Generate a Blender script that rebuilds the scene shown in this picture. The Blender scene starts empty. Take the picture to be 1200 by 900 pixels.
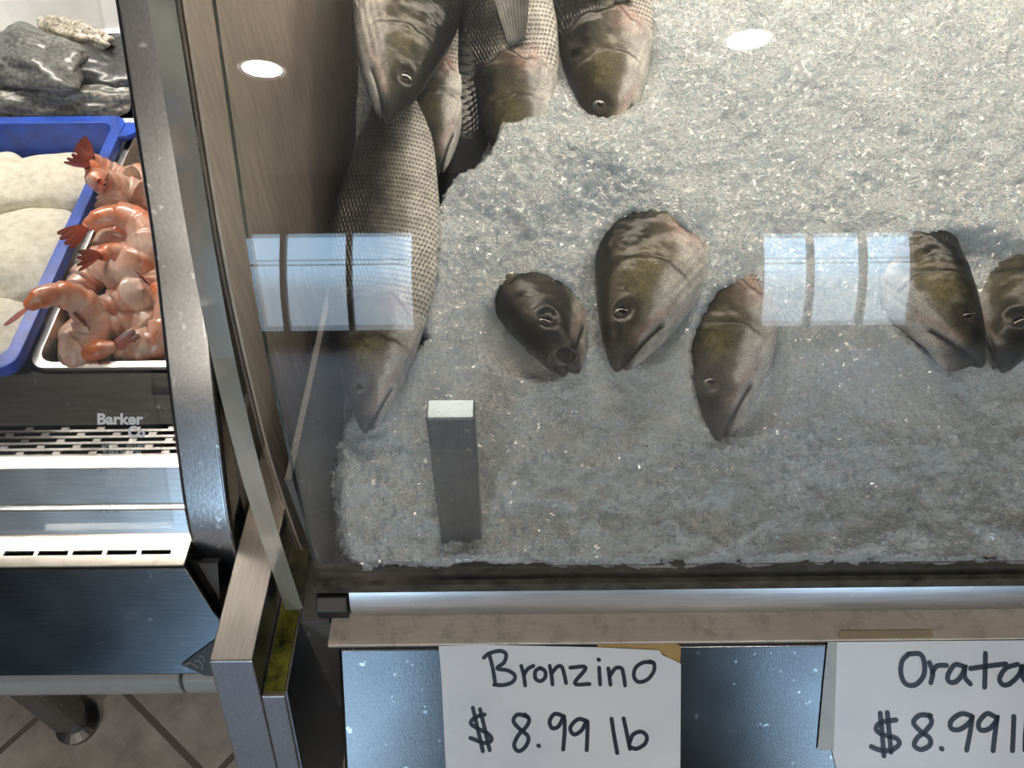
import bpy, math, random
import numpy as np
from mathutils import Vector, Matrix, noise as mnoise

# ------------------------------------------------------------------ camera, world, light, exposure
H = 1.45                       # camera height above the floor; all layout tables below are relative to the camera
F = 930.0                      # focal length in pixels of a 1200 px wide frame
PITCH = math.radians(48.0)
ROLL = math.radians(0.6)
SC = bpy.context.scene
COL = SC.collection
_fw = np.array([0, math.cos(PITCH), -math.sin(PITCH)])
_up0 = np.array([0, math.sin(PITCH), math.cos(PITCH)])
_x0 = np.array([1.0, 0, 0])
_rt = math.cos(ROLL) * _x0 - math.sin(ROLL) * _up0
_up = math.sin(ROLL) * _x0 + math.cos(ROLL) * _up0

cam_d = bpy.data.cameras.new('camera'); cam = bpy.data.objects.new('camera', cam_d); COL.objects.link(cam)
cam_d.sensor_width = 36.0; cam_d.lens = 36.0 * F / 1200.0; cam_d.clip_start = 0.02
cam.matrix_world = Matrix(((_rt[0], _up[0], -_fw[0], 0), (_rt[1], _up[1], -_fw[1], 0), (_rt[2], _up[2], -_fw[2], H), (0, 0, 0, 1)))
SC.camera = cam
SC.view_settings.view_transform = 'Standard'; SC.view_settings.look = 'None'
SC.view_settings.gamma = 1.0; SC.view_settings.exposure = 0.0; SC.view_settings.use_curve_mapping = False
try:
    SC.cycles.max_bounces = 10; SC.cycles.transparent_max_bounces = 24; SC.cycles.sample_clamp_indirect = 20.0
    SC.cycles.caustics_reflective = False; SC.cycles.caustics_refractive = False
except Exception: pass

SKY_STRENGTH = 8.0
CASE_LAMP = 4.9
CEIL_LAMP = 28.0
ROOM_FILL = 4.5
WARM = (1.0, 0.90, 0.76)

w = bpy.data.worlds.new('world'); SC.world = w; w.use_nodes = True
nt = w.node_tree; nt.nodes.clear()
wo = nt.nodes.new('ShaderNodeOutputWorld'); bg = nt.nodes.new('ShaderNodeBackground')
tc = nt.nodes.new('ShaderNodeTexCoord'); sp = nt.nodes.new('ShaderNodeSeparateXYZ'); cr = nt.nodes.new('ShaderNodeValToRGB')
mr = nt.nodes.new('ShaderNodeMapRange'); mr.inputs[1].default_value = -0.4; mr.inputs[2].default_value = 0.6
nt.links.new(tc.outputs['Generated'], sp.inputs[0]); nt.links.new(sp.outputs[2], mr.inputs[0]); nt.links.new(mr.outputs[0], cr.inputs[0])
cr.color_ramp.elements[0].position = 0.0; cr.color_ramp.elements[0].color = (.20, .24, .28, 1)
cr.color_ramp.elements[1].position = 1.0; cr.color_ramp.elements[1].color = (.35, .60, 1.0, 1)
e = cr.color_ramp.elements.new(.38); e.color = (.38, .48, .58, 1)
e = cr.color_ramp.elements.new(.45); e.color = (.52, .76, 1.0, 1)
nt.links.new(cr.outputs[0], bg.inputs[0]); bg.inputs[1].default_value = SKY_STRENGTH; nt.links.new(bg.outputs[0], wo.inputs[0])

def area_light(name, loc, size, sizey, power, color, target=None, portal=False, rot=None, spread=None):
    d = bpy.data.lights.new(name, 'AREA'); d.shape = 'RECTANGLE'; d.size = size; d.size_y = sizey; d.energy = power; d.color = color
    o = bpy.data.objects.new(name, d); COL.objects.link(o); o.location = (loc[0], loc[1], loc[2] + H)
    if target is not None:
        v = Vector(target) - Vector(loc); o.rotation_euler = v.to_track_quat('-Z', 'Y').to_euler()
    if portal: d.cycles.is_portal = True
    if spread: d.spread = spread
    return o
YW = -4.5                      # street wall behind the viewer, with the shop windows
WINS = [(-1.95, -0.62, -1.1, .60), (1.64, 2.70, -1.1, .52)]
for (x0, x1, z0, z1) in WINS:
    area_light('window_portal', ((x0+x1)/2, YW-.02, (z0+z1)/2), x1-x0, z1-z0, 1, (1, 1, 1), target=((x0+x1)/2, 0, (z0+z1)/2), portal=True)

# ------------------------------------------------------------------ pixel rays (layout helpers)
def ray(u, v):
    a = (u - 600.0) / F; b = -(v - 450.0) / F
    return a * _rt + b * _up + _fw
def at_z(u, v, z):
    d = ray(u, v); return d * (z / d[2])
def at_y(u, v, y):
    d = ray(u, v); return d * (y / d[1])
def at_x(u, v, x):
    d = ray(u, v); return d * (x / d[0])
def on_plane(u, v, p0, n):
    d = ray(u, v); return d * (np.dot(p0, n) / np.dot(d, n))
def project(P):                                 # (...,3) relative points -> pixels
    P = np.asarray(P); zc = P @ _fw
    return 600 + F * (P @ _rt) / zc, 450 - F * (P @ _up) / zc

# ------------------------------------------------------------------ object helpers
def empty(name, loc, label=None, cat=None, group=None):
    o = bpy.data.objects.new(name, None); COL.objects.link(o); o.location = (loc[0], loc[1], loc[2] + H); o.empty_display_size = .05
    tag(o, label, cat, group); return o
def tag(o, label=None, cat=None, group=None, kind=None):
    if label: o['label'] = label
    if cat: o['category'] = cat
    if group: o['group'] = group
    if kind: o['kind'] = kind
    return o
def origin_of(o):
    p = Vector((0, 0, 0))
    while o is not None: p = p + Vector(o.location); o = o.parent
    return p
def mk(name, verts, faces, mat, parent=None, local=False, smooth=False, cols=None, uvp=None, bevel=0, bseg=2):
    V = np.array(verts, dtype=float).reshape(-1, 3)
    off = Vector((0, 0, 0))
    if not local:
        V = V + np.array([0, 0, H])
        if parent is not None: V = V - np.array(origin_of(parent))
        else:
            off = Vector(((V[:, 0].min()+V[:, 0].max())/2, (V[:, 1].min()+V[:, 1].max())/2, V[:, 2].min())); V = V - np.array(off)
    me = bpy.data.meshes.new(name); me.from_pydata(V.tolist(), [], [list(map(int, f)) for f in faces]); me.update()
    if smooth: me.polygons.foreach_set('use_smooth', [True] * len(me.polygons))
    if cols is not None:
        a = me.color_attributes.new('pattern', 'FLOAT_COLOR', 'POINT')
        c = np.ones((len(V), 4)); c[:, :3] = cols; a.data.foreach_set('color', c.ravel())
    if uvp is not None:
        a = me.attributes.new('skin', 'FLOAT_VECTOR', 'POINT'); a.data.foreach_set('vector', np.asarray(uvp, dtype=float).ravel())
    if mat is not None: me.materials.append(mat)
    o = bpy.data.objects.new(name, me); COL.objects.link(o); o.location = off
    if parent is not None: o.parent = parent
    if bevel:
        m = o.modifiers.new('bevel', 'BEVEL'); m.width = bevel; m.segments = bseg; m.limit_method = 'ANGLE'; m.angle_limit = math.radians(30)
        me.polygons.foreach_set('use_smooth', [True] * len(me.polygons))
        m.harden_normals = True
    return o
def boxv(x0, x1, y0, y1, z0, z1):
    v = [(x, y, z) for z in (z0, z1) for y in (y0, y1) for x in (x0, x1)]
    return v, [(0, 2, 3, 1), (4, 5, 7, 6), (0, 1, 5, 4), (2, 6, 7, 3), (0, 4, 6, 2), (1, 3, 7, 5)]
def merge(*parts):
    V = []; Fc = []
    for v, f in parts:
        n = len(V); V += [tuple(p) for p in v]; Fc += [tuple(i + n for i in q) for q in f]
    return V, Fc
def prism_x(prof, x0, x1, xs=None):
    """closed (y,z) outline swept along x; xs: optional per-point (x0,x1)"""
    n = len(prof); v = []
    for k, (y, z) in enumerate(prof): v.append(((xs[k][0] if xs else x0), y, z))
    for k, (y, z) in enumerate(prof): v.append(((xs[k][1] if xs else x1), y, z))
    f = [(i, (i+1) % n, n + (i+1) % n, n + i) for i in range(n)]
    f.append(tuple(range(n))[::-1]); f.append(tuple(range(n, 2*n)))
    return v, f
def grid_faces(nu, nv, closed_v=False):
    f = []
    for i in range(nu - 1):
        for j in range(nv if closed_v else nv - 1):
            j2 = (j + 1) % nv; f.append((i*nv+j, i*nv+j2, (i+1)*nv+j2, (i+1)*nv+j))
    return f
def tube(path, rad, seg=10, cap=True):
    path = [Vector(p) for p in path]; v = []; n = len(path)
    rads = rad if hasattr(rad, '__len__') else [rad] * n
    up = Vector((0.13, 0.21, 1)).normalized()
    for i, p in enumerate(path):
        t = (path[min(i+1, n-1)] - path[max(i-1, 0)]).normalized()
        a = t.cross(up)
        if a.length < 1e-3: a = t.cross(Vector((1, 0, 0)))
        a.normalize(); b = t.cross(a)
        for k in range(seg):
            an = 2*math.pi*k/seg; v.append(tuple(p + (a*math.cos(an) + b*math.sin(an)) * rads[i]))
    f = grid_faces(n, seg, True)
    if cap: f.append(tuple(range(seg))); f.append(tuple(range((n-1)*seg, n*seg))[::-1])
    return v, f
def vnoise(x, y, seed=0):
    xi = np.floor(x).astype(np.int64); yi = np.floor(y).astype(np.int64); xf = x - xi; yf = y - yi
    def h(a, b):
        n = (a * 374761393 + b * 668265263 + seed * 974634777) & 0x7fffffff
        n = ((n ^ (n >> 13)) * 1274126177) & 0x7fffffff
        return ((n ^ (n >> 16)) & 0xffff) / 65535.0
    sx = xf*xf*(3-2*xf); sy = yf*yf*(3-2*yf)
    return (h(xi, yi)*(1-sx)+h(xi+1, yi)*sx)*(1-sy) + (h(xi, yi+1)*(1-sx)+h(xi+1, yi+1)*sx)*sy
def fbm(x, y, seed=0, octv=4):
    r = 0; a = .5; t = 0
    for o in range(octv):
        r = r + a * vnoise(x * 2**o, y * 2**o, seed + o); t += a; a *= .55
    return r / t
def sstep(a, b, x):
    t = np.clip((x - a) / (b - a), 0, 1); return t*t*(3-2*t)

# ------------------------------------------------------------------ materials
def newmat(name):
    m = bpy.data.materials.new(name); m.use_nodes = True; nt = m.node_tree
    return m, nt, nt.nodes['Principled BSDF'], nt.nodes['Material Output']
def N(nt, t, **kw):
    n = nt.nodes.new(t)
    for k, v in kw.items(): setattr(n, k, v)
    return n
def coords(nt, scale=(1, 1, 1), rot=(0, 0, 0)):
    t = N(nt, 'ShaderNodeNewGeometry'); m = N(nt, 'ShaderNodeMapping'); m.inputs['Scale'].default_value = scale; m.inputs['Rotation'].default_value = rot
    nt.links.new(t.outputs['Position'], m.inputs[0]); return m.outputs[0]
def tex_noise(nt, vec, scale, detail=4, rough=.55):
    n = N(nt, 'ShaderNodeTexNoise'); n.inputs['Scale'].default_value = scale; n.inputs['Detail'].default_value = detail; n.inputs['Roughness'].default_value = rough
    nt.links.new(vec, n.inputs['Vector']); return n.outputs['Fac']
def ramp(nt, fac, stops):
    r = N(nt, 'ShaderNodeValToRGB'); el = r.color_ramp.elements
    while len(el) < len(stops): el.new(.5)
    for q, (p, c) in zip(el, stops):
        q.position = p; q.color = (*(c if hasattr(c, '__len__') else (c, c, c)), 1)
    nt.links.new(fac, r.inputs[0]); return r.outputs[0]
def bump(nt, h, strength, dist, bs, prev=None):
    b = N(nt, 'ShaderNodeBump'); b.inputs['Strength'].default_value = strength; b.inputs['Distance'].default_value = dist
    nt.links.new(h, b.inputs['Height'])
    if prev is not None: nt.links.new(prev, b.inputs['Normal'])
    if bs is not None: nt.links.new(b.outputs[0], bs.inputs['Normal'])
    return b.outputs[0]
def mixc(nt, fac, a, b, mode='MIX'):
    m = N(nt, 'ShaderNodeMix', data_type='RGBA', blend_type=mode)
    for k, val in ((0, fac), (6, a), (7, b)):
        if hasattr(val, 'is_linked') or isinstance(val, bpy.types.NodeSocket): nt.links.new(val, m.inputs[k])
        elif hasattr(val, '__len__'): m.inputs[k].default_value = (*val, 1)
        elif k: m.inputs[k].default_value = (val, val, val, 1)
        else: m.inputs[k].default_value = val
    return m.outputs[2]

def steel(name, base=(.56, .57, .58), rough=.28, streak=(1, 40, 40), spot=.5, warm=None, dirt=0.0):
    m, nt, b, o = newmat(name)
    b.inputs['Metallic'].default_value = 1.0
    c1 = coords(nt, streak); n1 = tex_noise(nt, c1, 30, 3)
    n2 = tex_noise(nt, coords(nt), 14, 5)
    n3 = tex_noise(nt, coords(nt), 120, 3)
    r = N(nt, 'ShaderNodeMapRange'); r.inputs[3].default_value = rough - .09; r.inputs[4].default_value = rough + .12
    nt.links.new(n2, r.inputs[0]); nt.links.new(r.outputs[0], b.inputs['Roughness'])
    col = mixc(nt, ramp(nt, n1, [(.3, 0), (.7, 1)]), tuple(x*.86 for x in base), tuple(min(1, x*1.1) for x in base))
    if warm: col = mixc(nt, ramp(nt, n2, [(.35, 0), (.65, 1)]), col, warm)
    if spot: col = mixc(nt, ramp(nt, n3, [(.66, 0), (.74, spot)]), col, (.75, .76, .76))
    if dirt: col = mixc(nt, ramp(nt, tex_noise(nt, coords(nt), 60, 6, .7), [(.5, 0), (.62, dirt)]), col, (.10, .09, .05))
    nt.links.new(col, b.inputs['Base Color'])
    bump(nt, n1, .05, .001, b)
    return m
def plain(name, col, rough=.5, metal=0, nscale=40, amt=.15, bumpd=0.0, spec=.5, coat=0):
    m, nt, b, o = newmat(name)
    n = tex_noise(nt, coords(nt), nscale, 5)
    nt.links.new(mixc(nt, ramp(nt, n, [(.3, 0), (.7, 1)]), tuple(x*(1-amt) for x in col), tuple(min(1, x*(1+amt)) for x in col)), b.inputs['Base Color'])
    b.inputs['Roughness'].default_value = rough; b.inputs['Metallic'].default_value = metal; b.inputs['Specular IOR Level'].default_value = spec
    b.inputs['Coat Weight'].default_value = coat
    if bumpd: bump(nt, n, .6, bumpd, b)
    return m
def glass(name, tint=(.965, .965, .955), haze=.04, hazecol=(.75, .8, .82), ior=1.5, rough=0.0, transl=.0):
    m, nt, b, o = newmat(name); nt.nodes.remove(b)
    tr = N(nt, 'ShaderNodeBsdfTransparent'); tr.inputs[0].default_value = (*tint, 1)
    gl = N(nt, 'ShaderNodeBsdfGlossy'); gl.inputs['Roughness'].default_value = rough; gl.inputs[0].default_value = (1, 1, 1, 1)
    fr = N(nt, 'ShaderNodeFresnel'); fr.inputs[0].default_value = ior
    g = N(nt, 'ShaderNodeNewGeometry')
    # same reflectance from either side of the slab
    iv = N(nt, 'ShaderNodeMapRange'); iv.inputs[3].default_value = ior; iv.inputs[4].default_value = 1.0/ior
    nt.links.new(g.outputs['Backfacing'], iv.inputs[0])
    nt.links.new(iv.outputs[0], fr.inputs[0])
    lim = N(nt, 'ShaderNodeMath', operation='MINIMUM'); lim.inputs[1].default_value = .6; nt.links.new(fr.outputs[0], lim.inputs[0])
    m1 = N(nt, 'ShaderNodeMixShader'); nt.links.new(lim.outputs[0], m1.inputs[0]); nt.links.new(tr.outputs[0], m1.inputs[1]); nt.links.new(gl.outputs[0], m1.inputs[2])
    df = N(nt, 'ShaderNodeBsdfDiffuse'); df.inputs[0].default_value = (*hazecol, 1)
    tl = N(nt, 'ShaderNodeBsdfTranslucent'); tl.inputs[0].default_value = (*hazecol, 1)
    a = N(nt, 'ShaderNodeMixShader'); a.inputs[0].default_value = transl; nt.links.new(df.outputs[0], a.inputs[1]); nt.links.new(tl.outputs[0], a.inputs[2])
    n1 = tex_noise(nt, coords(nt, (1, 1, .5)), 9, 6, .65); n2 = tex_noise(nt, coords(nt), 260, 2)
    f1 = ramp(nt, n1, [(.35, haze*.35), (.7, haze)]); f2 = ramp(nt, n2, [(.68, 0), (.76, haze*2.2)])
    ad = N(nt, 'ShaderNodeMath', operation='ADD'); nt.links.new(f1, ad.inputs[0]); nt.links.new(f2, ad.inputs[1])
    m2 = N(nt, 'ShaderNodeMixShader'); nt.links.new(ad.outputs[0], m2.inputs[0]); nt.links.new(m1.outputs[0], m2.inputs[1]); nt.links.new(a.outputs[0], m2.inputs[2])
    nt.links.new(m2.outputs[0], o.inputs[0]); return m
def emit(name, col, s):
    m, nt, b, o = newmat(name); b.inputs['Base Color'].default_value = (.8, .8, .8, 1)
    b.inputs['Emission Color'].default_value = (*col, 1); b.inputs['Emission Strength'].default_value = s; return m

M = {}
M['steel'] = steel('brushed_steel')
M['steel_rail'] = steel('rail_steel', (.75, .79, .83), .28)
M['steel_panel'] = steel('front_panel_steel', (.105, .110, .115), .17, (40, 40, 1.5), .25)
M['steel_ledge'] = steel('ledge_steel', (.90, .84, .78), .40, (1, 30, 30), .4, warm=(.80, .74, .67), dirt=.2)
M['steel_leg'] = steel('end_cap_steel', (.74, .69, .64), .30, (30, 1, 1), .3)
M['steel_leg_shaded'] = steel('end_cap_shaded_steel', (.26, .29, .34), .30, (30, 30, 1), .2)
M['steel_post'] = steel('post_steel', (.33, .33, .335), .22, (20, 20, 1), .8)
M['steel_side'] = steel('side_wall_steel', (.80, .69, .58), .48, (6, 6, 1), .5); M['steel_side'].node_tree.nodes['Principled BSDF'].inputs['Metallic'].default_value = .2
M['steel_dark'] = steel('trough_steel', (.16, .16, .16), .42, (1, 8, 8), .3)
M['steel_tray'] = steel('tray_steel', (.62, .60, .57), .30, (1, 8, 8), .6)
M['gasket'] = plain('gasket_rubber', (.05, .048, .035), .55, nscale=90, amt=.8)
M['black'] = plain('black_plastic', (.012, .012, .013), .4)
M['bumper'] = plain('bumper_plastic', (.27, .29, .29), .33, amt=.06)
M['blue'] = plain('blue_plastic', (.010, .075, .52), .32, nscale=70, amt=.3)
M['white_tray'] = plain('white_plastic', (.72, .73, .74), .35, amt=.05)
M['wallw'] = plain('case_liner', (.50, .53, .54), .4, amt=.05)
M['paper'] = None
M['ink'] = plain('marker_ink', (.012, .013, .028), .35, amt=.1)
M['glass'] = glass('case_glass', haze=.011, hazecol=(.66, .76, .82))
M['glass_left'] = glass('left_case_glass', haze=.02)
M['glass_edge'] = plain('glass_cut_edge', (.05, .085, .08), .2, amt=.4)
M['acrylic'] = glass('acrylic_sheet', (.95, .94, .91), haze=.07, hazecol=(.5, .48, .42))
M['algae'] = None
M['print'] = plain('white_print', (.82, .83, .84), .6, amt=.03)
def mat_paper():
    m, nt, b, o = newmat('sign_paper')
    n = tex_noise(nt, coords(nt), 26, 3); n2 = tex_noise(nt, coords(nt), 9, 2)
    nt.links.new(mixc(nt, ramp(nt, n2, [(.3, 0), (.7, 1)]), (.66, .68, .72), (.80, .81, .83)), b.inputs['Base Color'])
    b.inputs['Roughness'].default_value = .38; b.inputs['Coat Weight'].default_value = .3; b.inputs['Coat Roughness'].default_value = .2
    bump(nt, n, .5, .003, b); return m
M['paper'] = mat_paper()
def mat_tape(name, col):
    m, nt, b, o = newmat(name); n = tex_noise(nt, coords(nt), 80, 4)
    nt.links.new(mixc(nt, n, tuple(c*.8 for c in col), tuple(c*1.15 for c in col)), b.inputs['Base Color']); b.inputs['Roughness'].default_value = .3
    return m
M['tape'] = mat_tape('clear_tape', (.42, .44, .42)); M['tape_yellow'] = mat_tape('aged_tape', (.42, .27, .08))
def mat_algae():
    m, nt, b, o = newmat('channel_grime'); n = tex_noise(nt, coords(nt), 55, 6, .7)
    nt.links.new(ramp(nt, n, [(.32, (.02, .02, .008)), (.46, (.12, .13, .01)), (.6, (.30, .30, .03)), (.75, (.5, .46, .22))]), b.inputs['Base Color'])
    b.inputs['Roughness'].default_value = .45; bump(nt, n, .8, .002, b); return m
M['algae'] = mat_algae()
def mat_ice():
    m, nt, b, o = newmat('crushed_ice')
    c = coords(nt)
    v = N(nt, 'ShaderNodeTexVoronoi'); v.inputs['Scale'].default_value = 210; nt.links.new(c, v.inputs['Vector'])
    v2 = N(nt, 'ShaderNodeTexVoronoi'); v2.inputs['Scale'].default_value = 75; nt.links.new(c, v2.inputs['Vector'])
    n1 = tex_noise(nt, c, 26, 5, .6); n2 = tex_noise(nt, c, 240, 4, .7)
    b1 = bump(nt, v2.outputs['Distance'], .25, .003, None)
    b2 = bump(nt, v.outputs['Distance'], .45, .0018, None, b1)
    b3 = bump(nt, n2, .9, .0016, None, b2)
    v3 = N(nt, 'ShaderNodeTexVoronoi'); v3.inputs['Scale'].default_value = 520; nt.links.new(c, v3.inputs['Vector']); bump(nt, v3.outputs['Distance'], .9, .0016, b, b3)
    nt.links.new(mixc(nt, ramp(nt, n1, [(.3, 0), (.7, 1)]), (.60, .655, .685), (.79, .84, .87)), b.inputs['Base Color'])
    b.inputs['Roughness'].default_value = .16; b.inputs['IOR'].default_value = 1.33
    vf = N(nt, 'ShaderNodeTexVoronoi'); vf.inputs['Scale'].default_value = 330; nt.links.new(c, vf.inputs['Vector'])
    sub = N(nt, 'ShaderNodeVectorMath', operation='SUBTRACT'); sub.inputs[1].default_value = (.5, .5, .5); nt.links.new(vf.outputs['Color'], sub.inputs[0])
    scl = N(nt, 'ShaderNodeVectorMath', operation='SCALE'); scl.inputs['Scale'].default_value = 1.5; nt.links.new(sub.outputs[0], scl.inputs[0])
    gg = N(nt, 'ShaderNodeNewGeometry'); add = N(nt, 'ShaderNodeVectorMath', operation='ADD'); nt.links.new(scl.outputs[0], add.inputs[0]); nt.links.new(gg.outputs['Normal'], add.inputs[1])
    nrm = N(nt, 'ShaderNodeVectorMath', operation='NORMALIZE'); nt.links.new(add.outputs[0], nrm.inputs[0]); nt.links.new(nrm.outputs[0], b.inputs['Coat Normal'])
    b.inputs['Coat Weight'].default_value = 1.0; b.inputs['Coat Roughness'].default_value = .07; b.inputs['Coat IOR'].default_value = 1.6
    b.inputs['Subsurface Weight'].default_value = .6; b.inputs['Subsurface Scale'].default_value = 1.0; b.inputs['Subsurface Radius'].default_value = (.006, .008, .009)
    return m
M['ice'] = mat_ice()
def mat_chip(): return glass('ice_chip', (.97, .98, .985), haze=.85, hazecol=(.85, .9, .93), ior=1.45, rough=.04, transl=.5)
M['chip'] = mat_chip()
def mat_fish():
    m, nt, b, o = newmat('sea_bass_skin')
    a = N(nt, 'ShaderNodeAttribute', attribute_name='pattern'); s = N(nt, 'ShaderNodeAttribute', attribute_name='skin')
    t = N(nt, 'ShaderNodeTexCoord')
    sx = N(nt, 'ShaderNodeSeparateXYZ'); nt.links.new(s.outputs['Vector'], sx.inputs[0])
    # scale lattice from the skin attribute (x along, y around, z mask)
    def mth(op, p, q=None):
        n = N(nt, 'ShaderNodeMath', operation=op)
        for k, val in enumerate((p, q)):
            if val is None: continue
            if isinstance(val, (int, float)): n.inputs[k].default_value = val
            else: nt.links.new(val, n.inputs[k])
        return n.outputs[0]
    row = mth('FLOOR', sx.outputs[0]); odd = mth('MULTIPLY', mth('MODULO', row, 2.0), .5)
    fx = mth('SUBTRACT', sx.outputs[0], row)
    fy = mth('SUBTRACT', mth('FRACT', mth('ADD', mth('ADD', sx.outputs[1], 200.0), odd)), .5)
    # scale height: dome with a rear lip
    arc = mth('SUBTRACT', mth('ADD', fx, .1), mth('MULTIPLY', mth('MULTIPLY', fy, fy), 2.4))
    hh = mth('MULTIPLY', mth('PINGPONG', arc, 1.0), sx.outputs[2])
    n = N(nt, 'ShaderNodeTexNoise'); n.inputs['Scale'].default_value = 90; n.inputs['Detail'].default_value = 5; nt.links.new(t.outputs['Object'], n.inputs['Vector'])
    n2 = N(nt, 'ShaderNodeTexNoise'); n2.inputs['Scale'].default_value = 900; n2.inputs['Detail'].default_value = 2; nt.links.new(t.outputs['Object'], n2.inputs['Vector'])
    col = mixc(nt, .42, a.outputs['Color'], mixc(nt, 1.0, a.outputs['Color'], ramp(nt, n.outputs['Fac'], [(.3, .35), (.7, 1.5)]), 'MULTIPLY'))
    col = mixc(nt, .75, col, mixc(nt, 1.0, col, ramp(nt, n2.outputs['Fac'], [(.3, .5), (.7, 1.3)]), 'MULTIPLY'))
    edge = ramp(nt, mth('MULTIPLY', hh, 1.0), [(.0, 1.5), (.25, 1.25), (.6, .75), (.95, .12)])
    col2 = mixc(nt, sx.outputs[2], col, mixc(nt, 1.0, col, edge, 'MULTIPLY'))
    nt.links.new(col2, b.inputs['Base Color'])
    b.inputs['Roughness'].default_value = .42; b.inputs['Metallic'].default_value = .0; b.inputs['Specular IOR Level'].default_value = .22; b.inputs['Coat Weight'].default_value = .35; b.inputs['Coat Roughness'].default_value = .14
    p = bump(nt, n.outputs['Fac'], .35, .0013, None); p = bump(nt, n2.outputs['Fac'], .22, .0005, None, p)
    q = bump(nt, hh, 1.0, .0014, b, p); nt.links.new(q, b.inputs['Coat Normal'])
    return m
M['fish'] = mat_fish()
def mat_vcol(name, rough=.3, coat=.3, nsc=120, sss=0, mott=.4):
    m, nt, b, o = newmat(name); a = N(nt, 'ShaderNodeAttribute', attribute_name='pattern'); t = N(nt, 'ShaderNodeTexCoord')
    n = N(nt, 'ShaderNodeTexNoise'); n.inputs['Scale'].default_value = nsc; n.inputs['Detail'].default_value = 5; nt.links.new(t.outputs['Object'], n.inputs['Vector'])
    nt.links.new(mixc(nt, mott, a.outputs['Color'], mixc(nt, 1.0, a.outputs['Color'], ramp(nt, n.outputs['Fac'], [(.35, .3), (.68, 1.7)]), 'MULTIPLY')), b.inputs['Base Color'])
    b.inputs['Roughness'].default_value = rough; b.inputs['Coat Weight'].default_value = coat; bump(nt, n.outputs['Fac'], .3, .001, b)
    if sss: b.inputs['Subsurface Weight'].default_value = sss; b.inputs['Subsurface Radius'].default_value = (.006, .003, .002)
    return m
M['eye'] = mat_vcol('eye', .12, .5); M['fin'] = mat_vcol('fin', .35, .3)
M['shrimp'] = mat_vcol('cooked_shrimp', .28, .5, sss=.2, mott=.22); M['fillet'] = mat_vcol('fillet_skin', .36, .3, 260, mott=.9)
def mat_patty():
    m, nt, b, o = newmat('batter'); n = tex_noise(nt, coords(nt), 130, 5, .7); n2 = tex_noise(nt, coords(nt), 45, 3)
    c = mixc(nt, ramp(nt, n, [(.3, 0), (.6, 1)]), (.62, .58, .45), (.84, .82, .70))
    c = mixc(nt, ramp(nt, n2, [(.68, 0), (.76, .5)]), c, (.28, .30, .30))
    nt.links.new(c, b.inputs['Base Color']); b.inputs['Roughness'].default_value = .6; bump(nt, n, .7, .002, b); return m
M['patty'] = mat_patty()
def mat_tile():
    m, nt, b, o = newmat('floor_tile'); c = coords(nt, (1, 1, 1), (0, 0, math.radians(38)))
    br = N(nt, 'ShaderNodeTexBrick'); br.offset = 0; br.inputs['Scale'].default_value = 1; br.inputs['Brick Width'].default_value = .33; br.inputs['Row Height'].default_value = .33
    br.inputs['Mortar Size'].default_value = .006; nt.links.new(c, br.inputs['Vector'])
    n = tex_noise(nt, c, 12, 8, .65)
    t = ramp(nt, n, [(.3, (.34, .29, .25)), (.5, (.56, .49, .43)), (.7, (.74, .67, .60))])
    mm = mixc(nt, br.outputs['Fac'], t, (.22, .18, .15)); nt.links.new(mm, b.inputs['Base Color']); b.inputs['Roughness'].default_value = .45
    return m
M['tile'] = mat_tile()
M['plaster'] = plain('warm_wall_paint', (.13, .125, .12), .7, amt=.08, nscale=3)
M['ceiling'] = plain('ceiling_paint', (.62, .56, .48), .8, amt=.05, nscale=3)
M['frame'] = plain('window_frame_paint', (.05, .05, .055), .4)

# ------------------------------------------------------------------ room
ZF = -H; ZC = 1.25; X0, X1, Y1 = -3.2, 3.4, 1.9
def struct(name, v, f, mat, **k): return tag(mk(name, v, f, mat, **k), kind='structure')
struct('floor', *boxv(X0-.2, X1+.2, YW-.2, Y1+.2, ZF-.1, ZF), M['tile'])
struct('ceiling', *boxv(X0-.2, X1+.2, YW-.2, Y1+.2, ZC, ZC+.1), M['ceiling'])
struct('wall_left', *boxv(X0-.15, X0, YW, Y1, ZF, ZC), M['plaster'])
struct('wall_right', *boxv(X1, X1+.15, YW, Y1, ZF, ZC), M['plaster'])
struct('wall_back', *boxv(X0, X1, Y1, Y1+.15, ZF, ZC), M['plaster'])
xs = [X0] + [a for wn in WINS for a in wn[:2]] + [X1]
parts = [boxv(X0, X1, YW-.15, YW, ZF, WINS[0][2]), boxv(X0, X1, YW-.15, YW, WINS[0][3], ZC), boxv(WINS[1][0], WINS[1][1], YW-.15, YW, WINS[1][3], WINS[0][3])]
for k in range(0, len(xs), 2): parts.append(boxv(xs[k], xs[k+1], YW-.15, YW, WINS[0][2], WINS[0][3]))
struct('wall_street', *merge(*parts), M['plaster'])
for i, (x0, x1, z0, z1) in enumerate(WINS):
    t = .035; zm = z0 + (z1-z0)*.70; pr = [boxv(x0, x0+t, YW-.1, YW-.04, z0, z1), boxv(x1-t, x1, YW-.1, YW-.04, z0, z1),
        boxv(x0, x1, YW-.1, YW-.04, z0, z0+t), boxv(x0, x1, YW-.1, YW-.04, z1-t, z1), boxv(x0, x1, YW-.1, YW-.04, zm, zm+t*.8)]
    for q in (.33, .66): xm = x0 + (x1-x0)*q; pr.append(boxv(xm-t*.5, xm+t*.5, YW-.1, YW-.04, z0, z1))
    struct('window_%d' % (i+1), *merge(*pr), M['frame'])

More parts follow.
